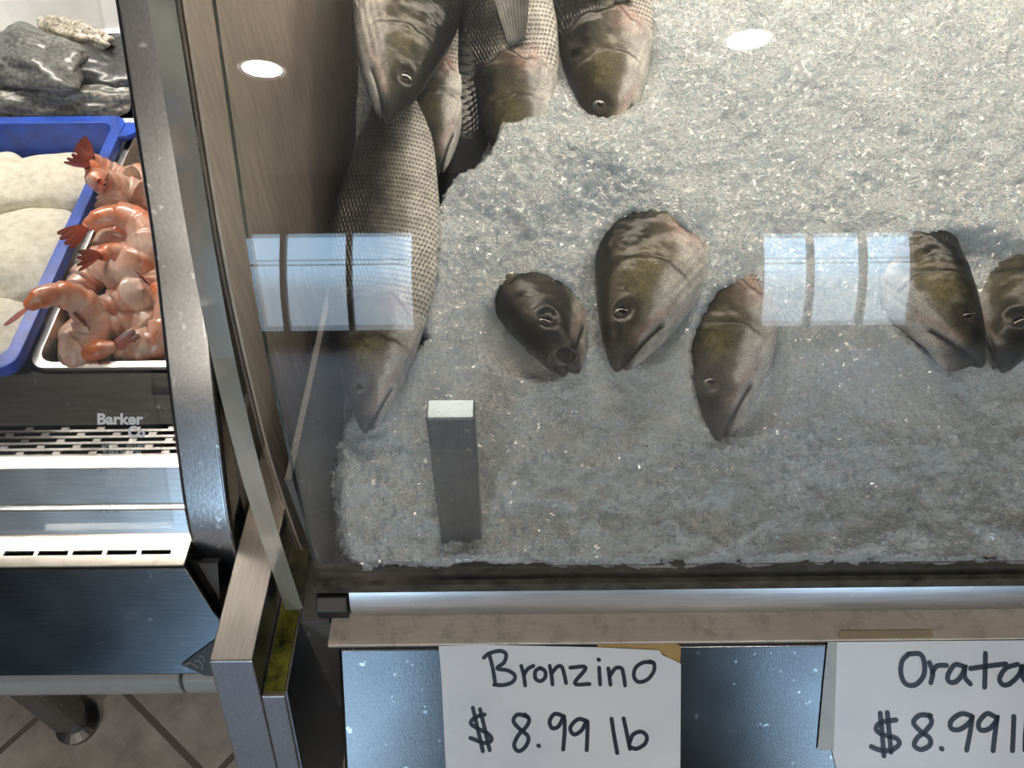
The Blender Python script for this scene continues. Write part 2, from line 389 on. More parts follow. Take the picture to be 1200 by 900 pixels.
def disc_lamp(x, y, power_e, r, label):
    root = empty('ceiling_lamp', (x, y, ZC-.06), label, 'lamp')
    n = 24; ring = [(x + r*1.25*math.cos(2*math.pi*k/n), y + r*1.25*math.sin(2*math.pi*k/n)) for k in range(n)]
    v = [(a, b, ZC-.06) for a, b in ring] + [(a, b, ZC-.002) for a, b in ring]
    f = [(i, (i+1) % n, n+(i+1) % n, n+i) for i in range(n)] + [tuple(range(n, 2*n))]
    mk('housing', v, f, M['frame'], root)
    v = [(x + r*math.cos(2*math.pi*k/n), y + r*math.sin(2*math.pi*k/n), ZC-.055) for k in range(n)]
    mk('bulb_face', v, [tuple(range(n))[::-1]], emit('lamp_glow', WARM, power_e), root)
disc_lamp(1.00, -2.52, 420, .085, 'round flood lamp on the ceiling right of centre')
disc_lamp(-1.10, -2.75, 420, .085, 'round flood lamp on the ceiling left of centre')
area_light('room_fill_light', (0.2, -1.6, ZC-.02), 2.6, .5, ROOM_FILL, (1, 1, 1), target=(0.2, -1.6, -1))  # broad fill added to brighten the room, no fixture behind it
area_light('case_strip_light', (.24, .72, .12), .9, .10, CASE_LAMP, (1, .87, .71), target=(.22, .46, -.45))
area_light('left_case_strip_light', (-.55, .86, .14), .55, .08, CASE_LAMP*1.15, (1, .93, .84), target=(-.5, .62, -.5))

# ------------------------------------------------------------------ right display case
_zs = np.linspace(-.56, .16, 145)
_tilt = np.radians(np.interp(_zs, [-.56, -.50, -.41, -.34, -.28, -.24, -.15, .0], [5, 9, 12.5, 13, 20, 25, 25, 27]))
_ys = np.concatenate([[0], np.cumsum(np.tan((_tilt[1:]+_tilt[:-1])/2) * np.diff(_zs))]); _ys += .268 - np.interp(-.498, _zs, _ys)
def gy(z): return float(np.interp(z, _zs, _ys))
XR = .72                        # right end of the modelled case
case = empty('display_case', (.25, .3, -.70), 'stainless steel display case with a bowed front glass, holding fish on crushed ice', 'display case')
ZB = ZF
def sheet_prof(z0, z1, n, front, th):
    zz = np.linspace(z0, z1, n); return [(gy(z)+front, z) for z in zz] + [(gy(z)+front+th, z) for z in zz[::-1]]
go = mk('front_glass', *prism_x(sheet_prof(-.500, .10, 40, 0, .006), -.136, XR), M['glass'], case, smooth=False)
for p in go.data.polygons: p.use_smooth = len(p.vertices) == 4
go.data.materials.append(M['glass_edge'])
for p in go.data.polygons:
    if abs(p.normal.x) > .9: p.material_index = 1
for p in go.data.polygons:
    if len(p.vertices) > 4: p.use_smooth = False
    c = p.center; 
m_ = go.modifiers.new('split', 'EDGE_SPLIT'); m_.split_angle = math.radians(50)
mk('glass_gasket', *prism_x([(.2635, -.509), (.2635, -.4985), (.2665, -.4975), (.2670, -.501), (.2765, -.501), (.2765, -.497), (.280, -.497), (.281, -.509)], -.140, XR), M['gasket'], case)
# rail under the glass, ledge and sloping front panel
mk('rail', *prism_x([(.2650, -.5085), (.2583, -.5192), (.2573, -.533), (.29, -.533), (.29, -.5085)], -.117, XR), M['steel'], case, bevel=.0015)
mk('rail_end_plug', *prism_x([(.262, -.512), (.254, -.519), (.254, -.529), (.27, -.529), (.27, -.512)], -.139, -.1172), M['black'], case, bevel=.001)
M['ledge_right'] = steel('stained_ledge_steel', (.92, .85, .77), .36, (1, 30, 30), .4, warm=(.80, .71, .62), dirt=.25); M['ledge_right'].node_tree.nodes['Principled BSDF'].inputs['Metallic'].default_value = .1
mk('front_ledge', *prism_x([(.2520, -.5335), (.236, -.5335), (.2355, -.5355), (.245, -.545), (.40, -.545), (.40, -.5335)], -.131, XR), M['ledge_right'], case, bevel=.0015)
PT = math.radians(38); pdir = np.array([0, -math.sin(PT), -math.cos(PT)]); pn = np.array([0, -math.cos(PT), math.sin(PT)])
P0 = np.array([0, .2358, -.5362])
PB = P0 + pdir*.17
prof = [(P0[1], P0[2]), (PB[1], PB[2]), (PB[1]+.005, PB[2]-.008), (.36, PB[2]-.05), (.36, ZF+.12), (.40, ZF+.12), (.40, -.545), (P0[1]+.012, -.5455)]
mk('front_panel', *prism_x(prof, -.124, XR), M['steel_panel'], case, bevel=.003)
mk('base_plinth', *boxv(-.12, XR, .42, 1.1, ZF, ZF+.12), M['black'], case)
# trough that holds the ice
mk('trough', *merge(boxv(-.140, -.136, .283, 1.15, -.72, -.40), boxv(-.136, XR, .283, .287, -.72, -.512), boxv(-.136, XR, 1.146, 1.15, -.72, .1),
                    boxv(-.136, XR, .287, 1.146, -.72, -.715)), M['steel_dark'], case)
mk('unseen_roof_hood', *merge(boxv(-.15, XR, .56, 1.15, .18, .20), boxv(-.15, XR, .56, .566, .02, .18), boxv(.02, XR, .56, .566, -.158, .02)), M['steel'], case)  # unseen hood; its dropped front lip is added to shade the lower ice
# end cap with channel
yt = .22
def leg_prof(top, yfront, tilt=20, drop=.22):
    y2 = yfront - math.tan(math.radians(tilt))*drop
    return [(yfront, top), (y2, top-drop), (1.1, top-drop), (1.1, top)]
v1 = prism_x(leg_prof(-.520, .220), -.206, -.1765)
v3 = prism_x(leg_prof(-.553, .2085), -.1765, -.1600)
v4 = prism_x(leg_prof(-.5495, .2100), -.1600, -.1575)
endcap = mk('end_cap', *merge(v1, v3, v4), M['steel_leg'], case, bevel=.0022, bseg=3)
endcap.data.materials.append(M['steel_leg_shaded'])
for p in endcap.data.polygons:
    if p.normal.y < -.5 or p.normal.x > .9: p.material_index = 1  # shade of the front and right faces put into a darker steel colour
mk('channel_grime', *boxv(-.1745, -.1605, .2115, .50, -.5528, -.5515), M['algae'], endcap)
mk('end_cap_return', *prism_x([(.262, -.5485), (.262, -.72), (1.1, -.72), (1.1, -.5485)], -.1575, -.136), M['steel_dark'], case)
_dz = np.linspace(-.5512, .10, 44); _dy = np.interp(_dz, [-.56, -.43, -.37, -.31, -.28, -.22, -.155, .10], [.271, .286, .300, .3175, .329, .358, .387, .515])
_dy = np.convolve(np.pad(_dy, 3, 'reflect', reflect_type='odd'), np.ones(7)/7, 'valid')
div = mk('divider_panel', *prism_x(list(zip(_dy, _dz)) + [(1.1, .10), (1.1, -.5512)], -.1705, -.1575), M['acrylic'], case)
dm = div.data
M['acr_edge'] = None
def mat_edge():
    m, nt, b, o = newmat('acrylic_cut_edge'); n = tex_noise(nt, coords(nt, (1, 1, .3)), 40, 4)
    nt.links.new(ramp(nt, n, [(.3, (.26, .26, .22)), (.7, (.38, .38, .33))]), b.inputs['Base Color']); b.inputs['Roughness'].default_value = .16
    b.inputs['Transmission Weight'].default_value = .25; return m
dm.materials.append(mat_edge())
for p in dm.polygons:
    if abs(p.normal.x) < .3 and len(p.vertices) == 4 and p.center.z + div.location.z < 9 and abs(p.normal.z) < .9 and p.center.y < .4: p.material_index = 1
mk('side_liner', *prism_x([(gy(z)+.022+.12*max(0, -.40-z), z) for z in np.linspace(-.515, .10, 30)] + [(1.1, .10), (1.1, -.515)], -.1570, -.1555), steel('side_liner_steel', (.78, .69, .60), .5, (8, 8, 1), .4), case)
case.children[-1].data.materials[0].node_tree.nodes['Principled BSDF'].inputs['Metallic'].default_value = .35
# square steel upright standing in the ice behind the glass
bt = math.radians(2)
bx0, bx1 = at_z(499, 491, -.3605)[0], at_z(556, 490, -.3605)[0]
yb = at_z(499, 491, -.3605)[1]
v, f = prism_x([(yb-.013, -.56), (yb, -.3605), (yb+.0155, -.3605), (yb+.0155-.013+.004, -.56)], bx0, bx1)
mk('steel_upright', v, f, steel('upright_steel', (.20, .24, .28), .34, (20, 20, 1), .3), case, bevel=.0012)

# ------------------------------------------------------------------ handwritten price signs on the front panel
def pan(u, v, off=.001): return on_plane(u, v, P0 + pn*off, pn)
def sheet(outline, off, th, mat, name, parent):
    n = len(outline); v = [pan(u, q, off+th) for u, q in outline] + [pan(u, q, off) for u, q in outline]
    f = [tuple(range(n)), tuple(range(n, 2*n))[::-1]] + [(i, (i+1) % n, n+(i+1) % n, n+i) for i in range(n)]
    return mk(name, v, f, mat, parent)
def smooth_pts(p, k=5):
    p = [np.array(q, float) for q in p]
    if len(p) < 3: return [p[0] + (p[1]-p[0])*t for t in np.linspace(0, 1, 6)]
    q = [2*p[0]-p[1]] + p + [2*p[-1]-p[-2]]; out = []
    for i in range(1, len(q)-2):
        for t in np.linspace(0, 1, k, endpoint=False):
            out.append(.5*((2*q[i]) + (-q[i-1]+q[i+1])*t + (2*q[i-1]-5*q[i]+4*q[i+1]-q[i+2])*t*t + (-q[i-1]+3*q[i]-3*q[i+1]+q[i+2])*t**3))
    out.append(p[-1]); return out
def strokes(name, lst, org, sc, wpx, parent, off):
    V = []; Fc = []
    for st in lst:
        pts = [(org[0]+x/sc, org[1]+y/sc) for x, y in st]
        if len(pts) == 1: pts = [pts[0], (pts[0][0]+.8, pts[0][1]+.6)]
        P = smooth_pts(pts)
        n0 = len(V); n = len(P)
        dirs = [(P[min(i+1, n-1)]-P[max(i-1, 0)]) for i in range(n)]
        dirs = [d/(np.linalg.norm(d)+1e-9) for d in dirs]
        def cap(p, d, sgn):
            base = len(V); c = []
            for k in range(9):
                a = math.pi*k/8 - math.pi/2; e = d*sgn; nn = np.array([-e[1], e[0]])
                q = p + (e*math.cos(a) + nn*math.sin(a))*wpx/2; V.append(tuple(pan(q[0], q[1], off))); c.append(base+k)
            Fc.append(tuple(c))
        for p, d in zip(P, dirs):
            nn = np.array([-d[1], d[0]])
            for s in (-1, 1): q = p + nn*s*wpx/2; V.append(tuple(pan(q[0], q[1], off)))
        for i in range(n-1): Fc.append((n0+2*i, n0+2*i+1, n0+2*i+3, n0+2*i+2))
        cap(P[0], dirs[0], -1); cap(P[-1], dirs[-1], 1)
    # give the ink a little body
    n = len(V); V2 = [tuple(np.array(p) - pn*.00015) for p in V]
    return mk(name, V + V2, Fc + [tuple(i+n for i in f)[::-1] for f in Fc], M['ink'], parent)
o1 = pan(655, 840)
sign = empty('paper_sign', o1, 'white paper sign with Bronzino $ 8.99 lb in black marker, torn top right corner', 'sign')
sheet([(514, 757), (560, 755.5), (630, 757), (700, 758.5), (772, 762), (777, 768), (788, 773), (798, 778), (797.5, 850), (797, 935), (525, 938), (522, 890), (519.5, 840), (517, 790)], .0008, .0004, M['paper'], 'paper', sign)
sheet([(700, 753.5), (790, 753.5), (798, 757), (797, 779), (786, 773), (774, 764), (700, 760)], .0002, .0003, M['tape_yellow'], 'tape', sign)
L1 = [[(545,362),(560,350),(590,343),(607,352),(602,375),(582,392),(612,398),(632,412),(626,430),(600,439),(574,438)], [(560,352),(570,392),(577,437)],
      [(650,385),(657,410),(661,440)], [(657,412),(668,394),(684,385)],
      [(702,391),(690,400),(690,420),(703,428),(717,418),(717,400),(704,391)],
      [(730,385),(735,410),(738,437)], [(736,405),(752,387),(764,388),(770,405),(776,433)],
      [(788,390),(832,390),(800,434),(842,436)],
      [(869,390),(872,437)], [(867,367)],
      [(895,392),(901,438)], [(900,412),(915,392),(932,392),(938,412),(942,440)],
      [(1022,376),(995,375),(972,390),(967,415),(980,430),(1004,424),(1022,402),(1024,380),(1012,372)]]
L2 = [[(547,522),(520,530),(508,546),(525,560),(555,575),(567,592),(548,602),(507,588)], [(514,503),(527,560),(542,625)], [(534,507),(547,560),(561,622)],
      [(668,528),(640,522),(628,540),(645,562),(670,585),(662,612),(642,625),(630,608),(642,580),(665,555),(672,535),(660,522)],
      [(698,609)],
      [(770,527),(745,520),(730,540),(737,560),(755,555),(770,530),(772,570),(768,620)],
      [(834,540),(810,535),(788,558),(798,578),(820,566),(835,540),(836,580),(834,622)],
      [(904,534),(911,580),(920,630)], [(938,533),(947,575),(956,618)], [(955,600),(965,578),(987,570),(1003,583),(998,604),(975,618),(957,614)]]
strokes('lettering', L1, (340, 620), 2.4, 4.6, sign, .0014); strokes('lettering', L2, (340, 620), 2.4, 4.8, sign, .0014)
o2 = pan(1120, 840)
sign2 = empty('paper_sign', o2, 'white paper sign with Orata $8.99 lb in black marker, taped at its left edge', 'sign')
sheet([(980, 752.5), (1100, 751), (1262, 750), (1263, 930), (984, 935), (981, 905), (975, 879)], .0008, .0004, M['paper'], 'paper', sign2)
sheet([(970, 752), (981, 752), (977, 879), (958, 879), (965, 800)], .0013, .0002, M['tape'], 'tape', sign2)
v = [at_z(985, 739, -.5330), at_z(1092, 738, -.5330), at_z(1094, 747.5, -.5330), at_z(983, 748.5, -.5330)]
v = v + [p + np.array([0, 0, -.0003]) for p in v]
mk('tape', v, [(0, 1, 2, 3), (7, 6, 5, 4), (0, 4, 5, 1), (1, 5, 6, 2), (2, 6, 7, 3), (3, 7, 4, 0)], mat_tape('cream_tape', (.62, .52, .38)), sign2)
R1 = [[(795,440),(835,440),(850,470),(848,515),(820,548),(785,545),(768,510),(772,465),(795,440)],
      [(868,470),(880,505),(873,541)], [(878,505),(895,482),(928,480)],
      [(985,482),(957,478),(934,512),(936,536),(960,538),(985,510),(993,480),(992,520),(1012,545)],
      [(1065,438),(1064,500),(1062,556)], [(1012,491),(1075,482),(1137,475)],
      [(1178,476),(1137,490),(1115,525),(1125,547),(1150,545),(1185,510),(1192,478),(1195,520),(1218,550)]]
R2 = [[(750,672),(700,680),(680,702),(700,722),(748,735),(762,755),(735,778),(695,778),(664,766)], [(695,648),(702,720),(708,798)], [(720,646),(727,720),(733,785)],
      [(872,657),(835,655),(812,680),(835,710),(868,735),(870,760),(840,776),(815,762),(825,735),(855,710),(876,680),(866,655)],
      [(910,772)],
      [(1015,657),(980,650),(945,675),(945,702),(975,705),(1010,680),(1019,655),(1012,710),(999,778)],
      [(1102,662),(1070,650),(1042,680),(1046,706),(1075,705),(1100,680),(1107,655),(1100,710),(1092,780)],
      [(1165,660),(1163,720),(1160,780)], [(1212,655),(1206,720),(1204,778)], [(1206,752),(1225,722),(1252,722),(1262,750),(1240,778),(1206,775)]]
strokes('lettering', R1, (800, 620), 3.0, 5.6, sign2, .0016); strokes('lettering', R2, (800, 620), 3.0, 5.6, sign2, .0016)

# ------------------------------------------------------------------ ice bank
BO = np.array([0, .283, -.505]); ang = math.radians(28)
BE = np.array([0, math.cos(ang), math.sin(ang)]); BN = np.array([0, -math.sin(ang), math.cos(ang)]); BX = np.array([1.0, 0, 0])
def bank(u, v, h=0.0):
    return on_plane(u, v, BO + BN*h, BN)
def bank_s(P): return (P - BO) @ BE
xg = np.arange(-.1355, .70, .00165); sg = np.arange(-.012, .70, .00165)
XG, SG = np.meshgrid(xg, sg, indexing='ij')
P = BO + XG[..., None]*BX + SG[..., None]*BE
U, VV = project(P)
hh = .016*(fbm(XG*9, SG*9, 3, 3)-.5) + .009*(fbm(XG*38, SG*38, 7, 4)-.5) + .0042*(fbm(XG*170+fbm(XG*60, SG*60, 5, 2)*2, SG*170, 11, 3)-.5) + .0022*(vnoise(XG*460, SG*460, 19)-.5)
hh = hh + .010 + .006*sstep(.05, .0, SG)
# clumpy foot of the bank near the glass
cl = np.abs(fbm(XG*30, SG*30, 23, 3)-.5)
hh = hh + sstep(.14, .03, SG)*(.014*(.25-cl*2))
# left limit of the heaped ice (hollow where the fish lie along the wall)
yl = np.array([-400, 0, 60, 130, 200, 260, 340, 365, 395, 430, 470, 520, 560, 600, 640, 700, 900]); xl = np.array([560, 556, 556, 556, 542, 510, 484, 480, 500, 470, 420, 402, 396, 402, 415, 445, 470])
ul = np.interp(VV, yl, xl) + 14*(fbm(XG*60, SG*60, 31, 3)-.5)
hh = hh - (.055*sstep(8, -34, U-ul) + .0*U)
pits = [(600, 150, 46, 40, -.0), (545, 130, 40, 70, .03), (628, 388, 60, 56, .016), (708, 75, 58, 70, .014), (598, 90, 52, 55, .012), (1130, 350, 95, 70, .016), (745, 345, 65, 80, .012), (862, 430, 52, 85, .018), (610, 2, 34, 9, .012)]
for (pu, pv, ru, rv, dep) in pits:
    d = np.sqrt(((U-pu)/ru)**2 + ((VV-pv)/rv)**2); hh = hh - dep*sstep(1.18, .8, d)
# ice crest holding the snouts of the two upper fish
d = np.sqrt(((U-640)/75)**2 + ((VV-205)/62)**2); hh = hh + .010*sstep(1.5, .1, d)
d = np.sqrt(((U-725)/65)**2 + ((VV-195)/50)**2); hh = hh + .008*sstep(1.5, .1, d)
d = np.sqrt(((U-800)/34)**2 + ((VV-255)/40)**2); hh = hh + .010*sstep(1.3, .2, d)
P = P + hh[..., None]*BN
# keep clear of the glass
zz = P[..., 2]; glim = np.interp(zz, _zs, _ys) + .0085
P[..., 1] = np.maximum(P[..., 1], glim)
nx, ns = XG.shape
ice = tag(mk('crushed_ice', P.reshape(-1, 3), grid_faces(nx, ns)[::1], M['ice'], smooth=False), 'heaped bed of crushed ice sloping up from the front glass under the fish', 'ice', kind='stuff')
ice.data.polygons.foreach_set('use_smooth', [True]*len(ice.data.polygons))
icePts = P; iceU = U; iceV = VV
# loose chips on the surface
rng = np.random.default_rng(4)
nchip = 42000
ii = rng.integers(2, nx-2, nchip); jj = rng.integers(2, ns-2, nchip)
cen = P[ii, jj]; V = []; Fc = []
sz = rng.uniform(.0006, .0020, nchip) * (1 + 1.3*(cen[:, 1] < .36)*(rng.random(nchip) < .4))
base = np.array([(1, 0, 0), (-.5, .8, 0), (-.6, -.7, .1), (.1, .1, .8), (-.1, 0, -.6)])
tri = [(0, 1, 3), (1, 2, 3), (2, 0, 3), (1, 0, 4), (2, 1, 4), (0, 2, 4)]
q = rng.normal(size=(nchip, 4)); q /= np.linalg.norm(q, axis=1)[:, None]
for k in range(nchip):
    a, b, c, d = q[k]
    R = np.array([[1-2*(c*c+d*d), 2*(b*c-a*d), 2*(b*d+a*c)], [2*(b*c+a*d), 1-2*(b*b+d*d), 2*(c*d-a*b)], [2*(b*d-a*c), 2*(c*d+a*b), 1-2*(b*b+c*c)]])
    pv = (base*rng.uniform(.5, 1.2, (5, 3))*sz[k]) @ R.T + cen[k] + BN*sz[k]*.25
    pv[:, 1] = np.maximum(pv[:, 1], np.interp(pv[:, 2], _zs, _ys)+.0075)
    V.append(pv); Fc += [(k*5+x, k*5+y, k*5+z) for x, y, z in tri]
tag(mk('ice_chips', np.concatenate(V), Fc, M['chip']), 'loose glassy chips strewn over the crushed ice', 'ice', kind='stuff')

# ------------------------------------------------------------------ sea bass
def prof_tab(sv, vv, s):
    x = np.linspace(0, 1, 1001); y = np.interp(x, sv, vv)
    k = np.hanning(31); k /= k.sum(); ys = np.convolve(np.pad(y, 15, 'edge'), k, 'valid')
    wgt = sstep(.01, .06, x); return np.interp(s, x, y*(1-wgt) + ys*wgt)
S_ = [0, .002, .006, .014, .03, .06, .10, .15, .20, .27, .35, .5, .65, .8, .88, 1.0]
TOP = [0, .006, .011, .017, .026, .041, .058, .076, .091, .106, .116, .114, .086, .048, .036, .034]
BOT = [0, -.006, -.010, -.016, -.026, -.041, -.058, -.075, -.088, -.102, -.112, -.108, -.084, -.047, -.036, -.034]
WID = [0, .005, .009, .014, .021, .030, .040, .050, .057, .063, .065, .058, .042, .022, .012, .010]
def fish_surface(s, phi, L, mo=0.0, seed=0):
    zt = prof_tab(S_, TOP, s); zb = prof_tab(S_, BOT, s); wd = prof_tab(S_, WID, s)
    c = (zt+zb)/2; hf = (zt-zb)/2; cp = np.cos(phi); sp_ = np.sin(phi)
    z = c + hf*sp_; y = wd*np.sign(cp)*np.abs(cp)**.88; x = s.copy() if hasattr(s, 'copy') else np.array(s)
    sg = np.sign(cp+1e-9)
    zm = -.004 - .30*s - 1.2*s*s
    dm = z - zm
    inm = sstep(.098, .088, s)
    lower = sstep(.0, -.006, dm)*sstep(.12, .02, s)
    grv = np.exp(-(dm/.0032)**2)*inm
    y = y - sg*np.minimum(.0055, wd*.35)*grv
    x = x + .010*grv*sstep(.02, .004, s)
    # maxilla plate above the groove
    mx = np.exp(-((dm-.009)/.006)**2)*sstep(.012, .04, s)*sstep(.118, .100, s); y = y + sg*.0022*mx
    # preopercle and gill cover
    spre = .185 - 5.0*(z+.005)**2 + .010*(fbm(z*70+seed, s*0+2, 9, 3)-.5); y = y + sg*.0017*(sstep(spre-.05, spre, s) - sstep(spre, spre+.007, s)*1.0)*sstep(.08, .05, np.abs(z))
    sop = .272 - 6.0*(z-.005)**2 + .006*np.sin(z*90+seed) + .010*(fbm(z*60+seed, s*0+seed, 3, 3)-.5); edge = (sstep(sop-.07, sop-.002, s) - sstep(sop, sop+.0045, s)); m_op = sstep(.100, .080, np.abs(z+.005))
    y = y + sg*.0052*edge*m_op
    y = y + sg*.0022*(fbm(s*45+seed, z*45+5+np.cos(phi), 21+seed, 3)-.5)*sstep(.02, .06, s)*(1+1.5*sstep(.16, .2, s)*sstep(.30, .27, s))
    # throat rays
    y = y + sg*.0011*np.sin((z*1.0+s*.35)*520)*sstep(-.030, -.045, z)*sstep(.10, .14, s)*sstep(.27, .22, s)
    # eye socket
    de = np.sqrt(((s-.088)/.020)**2 + ((z-.020)/.017)**2)
    y = y + sg*(.0007*np.exp(-((de-1.15)/.35)**2) - .0018*sstep(1.0, .5, de))
    z = z - mo*lower*(.13-s)*.9; x = x + mo*lower*.010
    y = y*(1 - .15*mo*lower)
    return x*L, y*L, z*L, dict(dm=dm, inm=inm, grv=grv, zt=zt, zb=zb, sop=sop, spre=spre, de=de, zl=(c+hf*sp_), mop=m_op)
def lerp(a, b, t): return a*(1-t[..., None]) + np.array(b)*t[..., None]
def fish_mesh(L, mo=0.0, seed=0, dark=0.0, smax=.90):
    s1 = np.concatenate([np.linspace(0, .03, 16, endpoint=False)**1.0, np.linspace(.03, .30, 110, endpoint=False), np.linspace(.30, smax, 50)])
    s1[0] = .0002
    nph = 112; ph = np.linspace(0, 2*np.pi, nph, endpoint=False)
    Sx, Ph = np.meshgrid(s1, ph, indexing='ij')
    x, y, z, d = fish_surface(Sx, Ph, L, mo, seed)
    zl = d['zl']; hn = np.where(zl > 0, zl/(d['zt']+1e-6), -zl/(d['zb']-1e-6))
    nn = (fbm(Sx*30+seed*3, np.sin(Ph)*4+np.cos(Ph)*2+9, seed, 4)-.5)*1.5
    nf = fbm(Sx*120+seed*3, np.sin(Ph)*16+np.cos(Ph)*8+9, seed+5, 3)-.5
    hn2 = hn + nn*.30
    belly = np.array((.74, .72, .68)); c = np.ones(Sx.shape+(3,))*belly
    c = lerp(c, (.34, .33, .29), sstep(-.55, -.20, hn2)); c = lerp(c, (.11, .115, .10), sstep(-.20, .12, hn2)); c = lerp(c, (.010, .012, .013), sstep(.05, .38, hn2))
    head = sstep(.285, .26, Sx - (d['sop']-.272))
    hd = np.ones(Sx.shape+(3,))*belly
    hd = lerp(hd, (.26, .24, .19), sstep(-.45, -.22, hn2)); hd = lerp(hd, (.11, .10, .065), sstep(-.22, .05, hn2)); hd = lerp(hd, (.010, .011, .011), sstep(.12, .42, hn2))
    gold = np.exp(-(((Sx-.155)/.045)**2 + ((zl-.012)/.030)**2)); hd = lerp(hd, (.33, .28, .13), np.clip(gold*.9+nf*2.2*gold, 0, 1)*.7)
    hd = lerp(hd, (.05, .05, .048), sstep(.070, .02, Sx)*sstep(-.014, .0, d['dm'])*.95)
    hd = lerp(hd, (.05, .05, .048), sstep(.022, .006, Sx + nn*.01)*.9)
    hd = lerp(hd, (.07, .06, .055), sstep(.05, .015, np.abs(d['de']-1.2)*.06)*.0 + np.exp(-((d['de']-1.0)/.5)**2)*.75)
    hd = lerp(hd, (.45, .30, .26), np.exp(-((d['dm']-.012)/.009)**2)*sstep(.03, .06, Sx)*sstep(.16, .10, Sx)*.65)
    c = c*(1-head[..., None]) + hd*head[..., None]
    pink = np.exp(-(((Sx-.262)/.028)**2 + ((zl+.040)/.032)**2)); c = lerp(c, (.58, .27, .22), np.clip(pink*.5+nf*1.2*pink, 0, 1))
    ge = np.exp(-((Sx-d['sop']-.004)/.0050)**2)*d['mop']; c = lerp(c, (.03, .022, .02), ge*.9*sstep(-.085, -.03, zl)+0*ge)  # shadow behind the gill cover edge painted into the skin colour
    gp = np.exp(-((Sx-d['spre']-.005)/.0045)**2)*sstep(.07, .04, np.abs(zl)); c = lerp(c, (.045, .035, .028), gp*.85); g2 = np.exp(-((Sx-d['spre']-.020)/.006)**2)*sstep(.07, .04, np.abs(zl)); c = lerp(c, (.26, .21, .15), g2*.45)  # preopercle groove shade painted in the same way
    c = lerp(c, (.012, .010, .010), np.clip(d['grv']*1.2, 0, 1)*.92*sstep(.0, .02, Sx + .02*(mo > 0)))
    nos = np.exp(-(((Sx-.050)/.0035)**2+((zl-.020)/.0035)**2)); c = lerp(c, (.005, .005, .005), nos)
    if dark: c = lerp(c, (.012, .013, .014), np.clip(dark*sstep(-.7, -.1, hn2), 0, 1))
    # skin attribute for scales
    pitch = .0040
    arc = np.sin(Ph)*(d['zt']-d['zb'])*.72*L/pitch
    mask = sstep(.0, .03, Sx-d['sop'])*.95
    cheek = np.exp(-(((Sx-.19)/.05)**2+((zl-.03)/.03)**2))*.0
    att = np.stack([Sx*L/pitch, arc, np.clip(mask+cheek, 0, 1)], -1)
    V = np.stack([x, y, z], -1).reshape(-1, 3).tolist(); nr = len(s1)
    f = grid_faces(nr, nph, True); f.append(tuple(range(nph))); f.append(tuple(range((nr-1)*nph, nr*nph))[::-1])
    f = [tuple(q[::-1]) for q in f]
    return V, f, c.reshape(-1, 3), att.reshape(-1, 3)
def fan(base0, base1, tip0, tip1, rays, n=9, m=26, th=.0009, col0=(.10, .10, .10), col1=(.30, .29, .26), fork=0.0):
    b0, b1, t0, t1 = map(Vector, (base0, base1, tip0, tip1)); nrm = (t0-b0).cross(b1-b0).normalized()
    V = []; C = []
    for side in (1, -1):
        for i in range(n):
            for j in range(m):
                q = j/(m-1); r = i/(n-1); r2 = r*(1 - fork*math.sin(math.pi*q))
                p = b0.lerp(b1, q).lerp(t0.lerp(t1, q), r2) + nrm*(side*th*(1-.7*r)*(1+.8*math.sin(q*rays*2*math.pi))/2 + .004*math.sin(q*3.1)*r)
                V.append(tuple(p)); k = .5+.5*math.sin(q*rays*2*math.pi); C.append([a*(1-k)+b*k for a, b in zip(col0, col1)])
    f = grid_faces(n, m); N_ = n*m; f2 = [tuple(i+N_ for i in x[::-1]) for x in f]
    rim = [i*m for i in range(n)] + [(n-1)*m+j for j in range(1, m)] + [i*m+m-1 for i in range(n-2, -1, -1)] + [j for j in range(m-2, 0, -1)]
    f3 = [(rim[k], rim[(k+1) % len(rim)], rim[(k+1) % len(rim)]+N_, rim[k]+N_) for k in range(len(rim))]
    return V, f+f2+f3, np.array(C)
def eye_mesh(L, side, cloudy=0.0):
    r = .0165*L; s = .088; z = .020
    xx, yy, zz_, _ = fish_surface(np.array([s]), np.array([0.0]), L)
    # lateral position of the skin at eye height
    phs = np.linspace(0, 1.4, 60); X_, Y_, Z_, _ = fish_surface(np.full(60, s), phs, L); k = int(np.argmin(abs(Z_-z*L))); yc = Y_[k]
    c = np.array([s*L, side*(yc-.45*r), z*L]); V = []; C = []
    nu, nv = 15, 28
    tl = .30
    for i in range(nu):
        a = math.pi/2*1.25*i/(nu-1)
        for j in range(nv):
            b = 2*math.pi*j/nv
            q = np.array([math.sin(a)*math.cos(b), math.cos(a)*.55, math.sin(a)*math.sin(b)])*r
            q = np.array([q[0], q[1], q[2]+0]); 
            yv = q[1]; V.append(tuple(c + np.array([q[0], side*yv, q[2] + yv*tl*.4])))
            rr = math.sin(a) if a < math.pi/2 else 1
            C.append((.004+.10*cloudy, .005+.11*cloudy, .007+.12*cloudy) if rr < .50 else ((.13, .12, .08) if rr < .60 else ((.07+.03*math.cos(b*2), .07, .065) if rr < .93 else (.02, .02, .02))))
    f = grid_faces(nu, nv, True); f.append(tuple(range(nv)))
    if side > 0: f = [q[::-1] for q in f]
    return V, f, np.array(C)
def fish_matrix(nose, tail, roll, visible):
    """nose/tail: relative points; visible side +1 -> local +Y faces the viewer; roll>0 shows more of the back"""
    X = Vector(tail) - Vector(nose); X.normalize()
    toward = -(Vector(nose) + Vector(tail)).normalized()
    Yl = (toward - X*toward.dot(X)).normalized()
    if visible < 0: Yl = -Yl
    Z = X.cross(Yl).normalized()
    R = Matrix((X, Yl, Z)).transposed().to_4x4()
    return R @ Matrix.Rotation(-math.radians(roll)*visible, 4, 'X')
